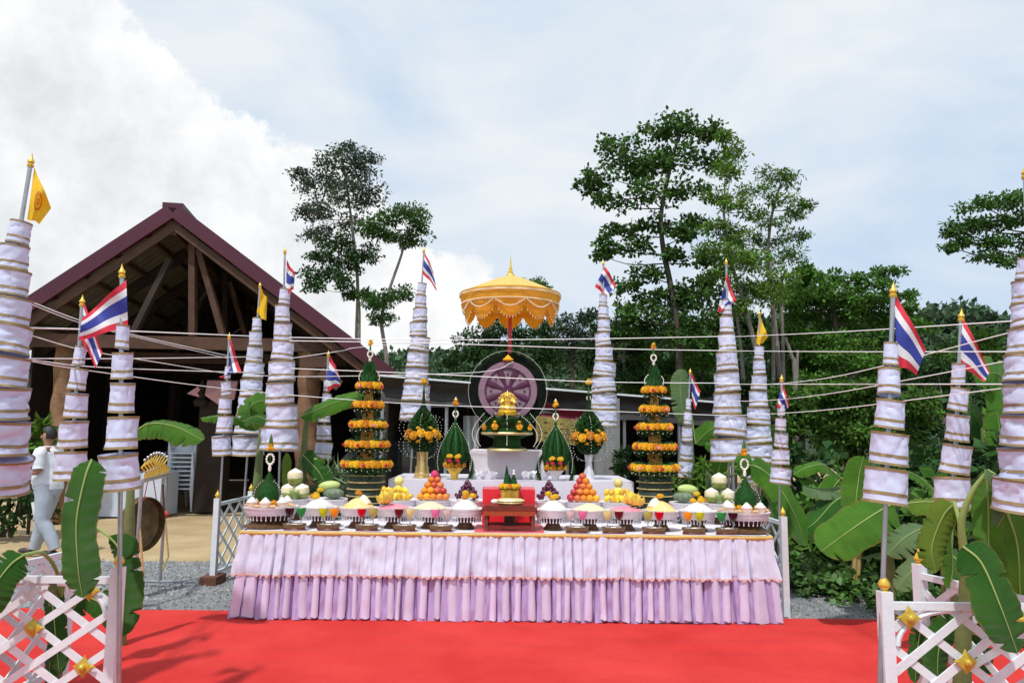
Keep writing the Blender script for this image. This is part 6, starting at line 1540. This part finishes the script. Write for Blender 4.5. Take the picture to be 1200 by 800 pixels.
# low ground cover of small leaves
def ground_cover():
    r_ = np.random.default_rng(11); cl = []
    for k in range(900):
        t = r_.uniform(0, 1); a = G(922, 662).lerp(G(1024, 738), t) if False else None
        px = r_.uniform(925, 1300); 
        # front boundary of the greenery in picture: (922,672) -> (1020,728)
        x0 = r_.uniform(2.35, 7.5); yb = max(5.2, 8.6 - (x0 - 2.5) * 2.1) if x0 < 3.6 else 5.9 - (x0 - 3.6) * .6
        y = yb + r_.uniform(0, 3.2) + (0 if r_.random() > .1 else -.15)
        s = r_.uniform(.06, .16); cl.append(((x0, y, s * .8 + .02), (s * 1.4, s * 1.4, s), 26))
    V, F = leaf_cloud(cl, .085, .85, up=.8, seed=12); V[:, 2] = np.maximum(V[:, 2], .006)
    tag(link('ground_cover', np_mesh('ground_cover', V, F, mat('cover_leaves', (.075, .17, .03), .45, .35, 1.5, island=.35, trans=.25))), 'low bright green ground cover creeping along the gravel on the right', 'ground cover', kind='stuff')
    # vegetated earth sheet
    me = MB().grid(lambda u, v: Vector((2.5 + 10 * u + (0 if u > .02 else .15 * mnoise.noise(Vector((v * 9, 0, 0)))), (8.9 - 3.4 * min(1, u * 6)) + 14 * v, .008)), 30, 30)
    tag(me.obj('garden_soil', mat('garden_soil', (.05, .045, .025), .95, .3, 4, .6, 20)), kind='structure')
ground_cover()

# ---- banana plants
def banana_mat(name, a, b, tr=.35):
    if name in MATS: return MATS[name]
    m = mat(name, a, .45, 0, 3.0, 0, col2=b, trans=tr, spec=.3)
    nt = m.node_tree; N = nt.nodes.new; L = nt.links.new
    uv = N('ShaderNodeUVMap'); uv.uv_map = 'UVMap'
    wv = N('ShaderNodeTexWave'); wv.bands_direction = 'Y'; wv.inputs['Scale'].default_value = 16; wv.inputs['Distortion'].default_value = 1.2; wv.inputs['Detail'].default_value = 2
    L(uv.outputs[0], wv.inputs['Vector']); bp = N('ShaderNodeBump'); bp.inputs['Strength'].default_value = .55; bp.inputs['Distance'].default_value = .012
    sx = N('ShaderNodeSeparateXYZ'); L(uv.outputs[0], sx.inputs[0]); ab = N('ShaderNodeMath'); ab.operation = 'ABSOLUTE'; L(sx.outputs[0], ab.inputs[0])
    ns = N('ShaderNodeTexNoise'); ns.inputs['Scale'].default_value = 3.5; ns.inputs['Detail'].default_value = 5; L(uv.outputs[0], ns.inputs['Vector'])
    ad = N('ShaderNodeMath'); ad.operation = 'MULTIPLY_ADD'; ad.inputs[1].default_value = .30; L(ns.outputs['Fac'], ad.inputs[0]); L(ab.outputs[0], ad.inputs[2])
    er = N('ShaderNodeValToRGB'); er.color_ramp.elements[0].position = .985 if False else 1.0 - .0; er.color_ramp.elements[0].position = .96; er.color_ramp.elements[1].position = 1.0
    mr_ = N('ShaderNodeMapRange'); mr_.inputs[1].default_value = 1.07; mr_.inputs[2].default_value = 1.17; L(ad.outputs[0], mr_.inputs[0])
    pr = nt.nodes['Principled BSDF']; src = pr.inputs['Base Color'].links[0].from_socket
    # pale stripes along the veins
    st = N('ShaderNodeMix'); st.data_type = 'RGBA'; st.blend_type = 'MULTIPLY'; st.inputs[0].default_value = .35; L(src, st.inputs[6]); L(wv.outputs['Color'], st.inputs[7])
    mx_ = N('ShaderNodeMix'); mx_.data_type = 'RGBA'; L(mr_.outputs[0], mx_.inputs[0]); L(st.outputs[2], mx_.inputs[6]); mx_.inputs[7].default_value = (.26, .17, .05, 1); L(mx_.outputs[2], pr.inputs['Base Color'])
    for q_ in nt.nodes:
        if q_.type == 'BSDF_TRANSLUCENT': L(mx_.outputs[2], q_.inputs[0])
    L(wv.outputs['Fac'], bp.inputs['Height']); L(bp.outputs[0], nt.nodes['Principled BSDF'].inputs['Normal'])
    return m
BN = banana_mat('banana_leaf_green', (.070, .22, .020), (.14, .38, .032))
BND = banana_mat('banana_leaf_dark', (.030, .135, .016), (.065, .22, .028), .2)
BNL = banana_mat('banana_leaf_lime', (.16, .30, .03), (.25, .42, .05), .45)
BNP = banana_mat('banana_leaf_pale', (.14, .26, .10), (.22, .36, .15), .25)
RIB = mat('midrib', (.26, .36, .10), .45, .1, 9)
def banana_leaf(root, mid, w, face=(0, -1, .15), m=None, fold=.25, tear=.14, seed=0, tip=.25, base=.12, curl=0.0, rib=True):
    m = m or BN; off = root.location if root else Vector((0, 0, 0)); off = Vector(off)
    pts = smooth_path(mid, 56); rd = random.Random(seed); n = 57; C = 6
    face0 = Vector(face).normalized(); V = []; UVv = []
    cuts = {}
    for s in (-1, 1):
        i = rd.randint(5, 9)
        while i < n - 4:
            if rd.random() < tear * 2.2: cuts[(s, i)] = rd.uniform(.2, .8)
            i += rd.randint(3, 7)
    for i, p in enumerate(pts):
        t = i / (n - 1); tan = (pts[min(i + 1, n - 1)] - pts[max(0, i - 1)]).normalized()
        side = tan.cross(face0); side = side.normalized() if side.length > .05 else Vector((1, 0, 0)); nr = side.cross(tan).normalized()
        if nr.dot(face0) < 0: nr = -nr
        prof = min(1, (t / base) ** .6) * (1 - max(0, (t - (1 - tip)) / tip) ** 2.0) ** .6 if t < .9999 else 0
        ww = w * (max(prof, .001)) * (1 + .05 * math.sin(t * 17 + seed))
        for j in range(-C, C + 1):
            k = j / C; s = 1 if k >= 0 else -1; a = abs(k); lim = 1.0
            c_ = cuts.get((s, i)); 
            if c_ is not None and a > c_: lim = c_ / a
            o = side * (k * ww * lim * math.cos(fold * a)) - nr * (abs(k) ** 1.3 * ww * math.sin(fold) + curl * a * a * ww)
            o += nr * (.004 * math.sin(i * 1.45 + a * 2) * a + .03 * w * mnoise.noise(Vector((t * 8, k * 2, seed))) * a * 2)
            V.append(p - off + o); UVv.append((k, t * 4))
    W = 2 * C + 1; F = [(i * W + j, (i + 1) * W + j, (i + 1) * W + j + 1, i * W + j + 1) for i in range(n - 1) for j in range(2 * C)]
    me = bpy.data.meshes.new('leaf'); me.from_pydata([tuple(v) for v in V], [], F); me.materials.append(m)
    uvl = me.uv_layers.new(name='UVMap'); idx = np.zeros(len(me.loops), dtype=np.int32); me.loops.foreach_get('vertex_index', idx)
    uvl.data.foreach_set('uv', np.array(UVv, dtype=np.float32)[idx].ravel()); me.polygons.foreach_set('use_smooth', [True] * len(F)); me.update()
    o = link('leaf', me, root)
    if rib: 
        MB().tube([(p - off) + face0 * .003 for p in pts[::2]], [.008 * (1 - .8 * i / 28) * (w / .16) ** .5 for i in range(len(pts[::2]))], 6).obj('midrib', RIB, o)
    return o
def pl(*pts): return [P(*p) for p in pts]
# front left plant inside the fence corner
r1 = thing('banana_plant', 'banana plant with big dark leaves inside the left front fence corner', 'plant', P(70, 700, 4.35) * Vector((1, 1, 0)) if False else (P(70, 700, 4.4).x, 4.4, 0), None, None)
MB().tube([(0, 0, 0), (.0, 0, .4), (-.02, -.05, .75)], [.045, .04, .025], 10).obj('stem', mat('banana_stem', (.13, .18, .055), .6, .25, 8, .3, 30), r1)
banana_leaf(r1, pl((108, 538, 3.75), (100, 560, 3.72), (90, 610, 3.7), (92, 665, 3.7), (97, 700, 3.72)), M(22, 3.7), m=BND, fold=.25, seed=1, base=.16, tip=.22)
banana_leaf(r1, pl((28, 650, 3.9), (12, 662, 3.85), (-8, 690, 3.8), (-30, 740, 3.8)), M(20, 3.8), face=(.3, -1, .3), m=BND, fold=.35, seed=2)
banana_leaf(r1, pl((128, 628, 4.15), (140, 645, 4.15), (146, 690, 4.15), (144, 745, 4.15)), M(20, 4.15), face=(-.3, -1, .2), m=BND, fold=.5, seed=3, base=.3)
banana_leaf(r1, pl((80, 720, 4.4), (100, 700, 4.4), (125, 712, 4.35), (140, 735, 4.3)), M(16, 4.3), face=(0, -1, .5), m=BND, fold=.3, seed=4)
banana_leaf(r1, pl((70, 730, 4.4), (60, 760, 4.35), (58, 800, 4.3)), M(10, 4.3), face=(0, -1, .2), m=BND, fold=.5, seed=5)
MB().tube([p - Vector(r1.location) for p in smooth_path(pl((72, 700, 4.4), (66, 668, 4.2), (50, 648, 4.0), (28, 650, 3.9)), 10)], .010, 7).obj('petiole', RIB, r1)
MB().tube([p - Vector(r1.location) for p in smooth_path(pl((72, 700, 4.4), (85, 640, 4.3), (108, 618, 4.2), (128, 628, 4.15)), 10)], .008, 7).obj('petiole', RIB, r1)
banana_leaf(r1, pl((60, 690, 4.4), (64, 730, 4.3), (70, 790, 4.3)), M(12, 4.3), face=(.3, -1, 0), m=BND, fold=.4, seed=6)
# plants behind the left poles
r2 = thing('banana_plant', 'banana plant with one wide leaf arching right behind the left front flag pole', 'plant', (P(150, 600, 5.6).x, 5.6, 0))
MB().tube([(0, 0, 0), (.02, 0, .8), (.0, 0, 1.35)], [.05, .04, .02], 10).obj('stem', MATS['banana_stem'], r2)
banana_leaf(r2, pl((150, 512, 5.6), (175, 497, 5.6), (205, 500, 5.55), (238, 516, 5.5)), M(19, 5.6), face=(.1, -.75, .9), m=BN, fold=.45, seed=7, base=.25, tear=.1)
r3 = thing('banana_plant', 'banana plant with leaves spreading between the left tiered poles', 'plant', (P(300, 600, 8.6).x, 8.6, 0))
MB().tube([(0, 0, 0), (.0, 0, 1.0), (.02, 0, 1.7)], [.06, .05, .025], 10).obj('stem', MATS['banana_stem'], r3)
banana_leaf(r3, pl((300, 505, 8.3), (292, 482, 8.25), (300, 472, 8.2), (316, 468, 8.2)), M(15, 8.3), face=(0, -1, .35), m=BN, fold=.3, seed=8)
banana_leaf(r3, pl((300, 502, 8.2), (275, 490, 8.1), (255, 488, 8.05), (235, 490, 8.0)), M(8, 8.2), face=(0, -.7, .9), m=BN, fold=.4, seed=9)
banana_leaf(r3, pl((285, 494, 8.1), (300, 488, 8.05), (318, 494, 8.0)), M(9, 8.2), face=(0, -.7, .9), m=BND, fold=.3, seed=10)
r4 = thing('banana_plant', 'banana plant with a long leaf pointing right toward the left marigold tower', 'plant', (P(352, 600, 8.2).x, 8.2, 0))
MB().tube([(0, 0, 0), (.0, 0, 1.0), (.02, 0, 1.7)], [.06, .05, .025], 10).obj('stem', MATS['banana_stem'], r4)
banana_leaf(r4, pl((352, 488, 8.2), (372, 480, 8.1), (398, 470, 8.0), (426, 463, 7.9)), M(12, 8.1), face=(0, -1, .5), m=BN, fold=.35, seed=11, base=.2, tear=.15)
banana_leaf(r4, pl((352, 530, 8.2), (362, 540, 8.1), (376, 556, 8.0), (384, 580, 8.0)), M(12, 8.1), face=(-.2, -1, .3), m=BND, fold=.4, seed=12)
MB().tube([p - Vector(r4.location) for p in smooth_path(pl((340, 575, 8.2), (352, 540, 8.2), (372, 538, 8.1)), 8)], .012, 6).obj('petiole', RIB, r4)
banana_leaf(r4, pl((340, 590, 8.2), (335, 560, 8.1), (336, 530, 8.1)), M(6, 8.1), m=BNL, fold=.4, seed=13)
# right side: large stand of banana plants
def free_banana(px, py, d, label, leaves, grp='banana plants on the right', stem_h=None):
    b = P(px, py, d); r = thing('banana_plant', label, 'plant', (b.x, d, 0), None, grp)
    h = stem_h or max(.4, b.z)
    MB().tube([(0, 0, 0), (.02, 0, h * .5), (0, 0, h)], [.07, .055, .03], 10).obj('stem', MATS['banana_stem'], r)
    for i, (mid, w, face, m, fold, tear) in enumerate(leaves):
        banana_leaf(r, [P(*q) for q in mid], w, face, m, fold, tear, seed=int(px) + i, base=.18)
        s0 = Vector((0, 0, h)); e = P(*mid[0]) - Vector(r.location)
        MB().tube(smooth_path([s0, s0.lerp(e, .5) + Vector((0, 0, .06)), e], 6), .011, 6).obj('petiole', RIB, r)
    return r
free_banana(1035, 600, 6.6, 'banana plant with an upright leaf and a broad low leaf behind the right short pole', [
    ([(1012, 640, 6.6), (1003, 600, 6.5), (1006, 560, 6.5), (1012, 534, 6.5)], M(17, 6.5), (0.1, -1, .1), BN, .2, .05),
    ([(1046, 590, 6.4), (1025, 602, 6.3), (995, 622, 6.2), (962, 646, 6.1)], M(26, 6.3), (0, -.8, .7), BN, .2, .05),
    ([(1060, 590, 6.3), (1085, 588, 6.2), (1110, 590, 6.1), (1124, 596, 6.0)], M(20, 6.2), (0, -.6, .9), BNL, .3, .05)])
free_banana(1000, 580, 8.0, 'banana plant with wide pale leaves left of the upright leaf', [
    ([(985, 560, 8), (965, 545, 7.9), (945, 548, 7.9), (930, 556, 7.9)], M(10, 8), (0, -.7, .8), BN, .35, .1),
    ([(990, 580, 8), (975, 590, 7.9), (955, 612, 7.8), (935, 625, 7.8)], M(16, 8), (0, -.7, .8), BND, .35, .15),
    ([(985, 560, 8.2), (975, 575, 8.2), (972, 600, 8.2)], M(14, 8), (-.3, -1, .2), BN, .2, .1),
    ([(1000, 570, 8), (980, 576, 8), (955, 575, 7.9), (940, 570, 7.9)], M(10, 8), (0, -.7, .8), BNP, .3, .2)])
free_banana(905, 560, 8.8, 'banana plant with a long leaf drooping just right of the table', [
    ([(868, 560, 7.9), (880, 545, 7.8), (905, 560, 7.7), (930, 600, 7.6), (945, 640, 7.6)], M(17, 7.7), (.2, -1, .4), BN, .3, .2),
    ([(890, 560, 8.5), (905, 570, 8.4), (918, 600, 8.3), (925, 630, 8.3)], M(12, 8.3), (.2, -1, .4), BND, .4, .1),
    ([(850, 585, 8.6), (835, 565, 8.5), (828, 555, 8.4)], M(12, 8.4), (0, -.8, .6), BNP, .3, .1),
    ([(840, 560, 8.6), (845, 530, 8.5), (826, 520, 8.5)], M(9, 8.5), (0, -.8, .6), BN, .3, .1)])
free_banana(1105, 620, 6.0, 'banana plant with split grey green leaves right of the front pole', [
    ([(1100, 625, 6.2), (1085, 618, 6.1), (1060, 630, 6.0), (1040, 650, 6.0)], M(18, 6.1), (0, -.6, .9), BNP, .3, .45),
    ([(1110, 600, 6.4), (1090, 570, 6.4), (1070, 555, 6.4), (1055, 553, 6.4)], M(10, 6.1), (0, -.6, .9), BN, .3, .3),
    ([(1100, 640, 5.8), (1120, 655, 5.7), (1130, 680, 5.6)], M(18, 5.7), (0, -.8, .7), BND, .3, .3),
    ([(1095, 650, 5.6), (1075, 662, 5.5), (1050, 690, 5.5)], M(16, 5.5), (0, -.5, .9), BNP, .3, .3)])
free_banana(1150, 470, 9.0, 'tall banana plant with broad leaves behind the two right hand poles', [
    ([(1165, 520, 9), (1180, 480, 8.9), (1172, 440, 8.9), (1140, 440, 8.8)], M(22, 8.9), (0, -1, .2), BN, .2, .1),
    ([(1165, 560, 8.8), (1172, 520, 8.7), (1168, 480, 8.7)], M(16, 8.7), (0, -1, .1), BN, .3, .1),
    ([(1160, 540, 9.2), (1150, 500, 9.1), (1130, 470, 9.0)], M(14, 8.7), (0, -1, .2), BND, .3, .1)], stem_h=1.7)
free_banana(807, 470, 10.5, 'banana plant with an upright pale leaf beside the short pole right of the tower', [
    ([(803, 500, 10.5), (798, 470, 10.4), (797, 450, 10.4), (800, 432, 10.4)], M(11, 10.4), (0, -1, .1), BNP, .25, .1),
    ([(815, 520, 10.5), (830, 505, 10.4), (842, 500, 10.4)], M(12, 10.4), (0, -1, .4), BN, .25, .1)])
# front right plant inside the fence corner
r5 = thing('banana_plant', 'young banana plant with curled and hanging leaves inside the right front fence corner', 'plant', (P(1130, 800, 4.05).x, 4.05, 0))
o5 = Vector(r5.location)
MB().tube([p - o5 for p in smooth_path(pl((1128, 870, 4.05), (1128, 760, 4.0), (1132, 690, 3.95), (1130, 640, 3.9)), 10)], [.05 - .0025 * i for i in range(11)], 10).obj('stem', MATS['banana_stem'], r5)
MB().tube([p - o5 for p in smooth_path(pl((1130, 650, 3.9), (1127, 610, 3.85), (1140, 575, 3.8), (1157, 553, 3.75)), 10)], [.022 - .0013 * i for i in range(11)], 9).obj('petiole', RIB, r5)
MB().tube([p - o5 for p in smooth_path(pl((1130, 645, 3.9), (1124, 610, 3.9), (1118, 588, 3.95)), 8)], .010, 8).obj('petiole', RIB, r5)
banana_leaf(r5, pl((1157, 550, 3.75), (1172, 562, 3.7), (1180, 590, 3.68), (1168, 618, 3.68)), M(12, 3.7), face=(.5, -1, .2), m=BNP, fold=.5, seed=51, curl=.1)
banana_leaf(r5, pl((1155, 550, 3.8), (1158, 590, 3.82), (1160, 650, 3.85), (1176, 700, 3.85)), M(17, 3.8), face=(-.5, -1, .1), m=BNL if False else BN, fold=.35, seed=52, base=.3)
banana_leaf(r5, pl((1128, 640, 3.5), (1150, 660, 3.45), (1172, 710, 3.4), (1192, 765, 3.38)), M(27, 3.45), face=(-.1, -1, .35), m=BND, fold=.3, seed=53, base=.12, tear=.18)
banana_leaf(r5, pl((1118, 590, 3.95), (1105, 605, 3.98), (1092, 640, 4.0), (1096, 670, 4.0)), M(17, 3.9), face=(-.4, -1, .2), m=BNL, fold=.5, seed=54, tear=.2)
banana_leaf(r5, pl((1122, 600, 4.0), (1115, 630, 4.0), (1116, 665, 4.02), (1112, 690, 4.02)), M(10, 3.9), face=(.4, -1, .1), m=BN, fold=.6, seed=55)
banana_leaf(r5, pl((1180, 600, 4.1), (1192, 640, 4.1), (1196, 700, 4.1), (1208, 740, 4.1)), M(20, 4.1), face=(-.2, -1, .1), m=BN, fold=.3, seed=56)
banana_leaf(r5, pl((1130, 720, 4.1), (1112, 735, 4.1), (1100, 760, 4.1), (1098, 800, 4.1)), M(16, 4.1), face=(0, -1, .4), m=BND, fold=.4, seed=57)
banana_leaf(r5, pl((1135, 740, 4.1), (1150, 750, 4.1), (1160, 790, 4.1)), M(12, 4.1), face=(0, -1, .4), m=BND, fold=.4, seed=58)
banana_leaf(r5, pl((1080, 730, 4.3), (1075, 760, 4.3), (1072, 800, 4.3)), M(10, 4.1), face=(0, -1, .4), m=BND, fold=.4, seed=59)
# bamboo sticks
for (a, b) in (((998, 690), (1003, 640)), ((1004, 705), (1008, 638))):
    p0 = P(*a, 7.6); p1 = P(*b, 7.6); tag(MB().tube([Vector((p0.x, 7.6, 0)) - Vector((p0.x, 7.6, 0)), p1 - Vector((p0.x, 7.6, 0))], .022, 8).obj('bamboo_stake', mat('bamboo', (.42, .30, .12), .5, .2, 8), None, (p0.x, 7.6, 0)), 'short tan bamboo stake standing in the ground cover on the right', 'stake', 'bamboo stakes')
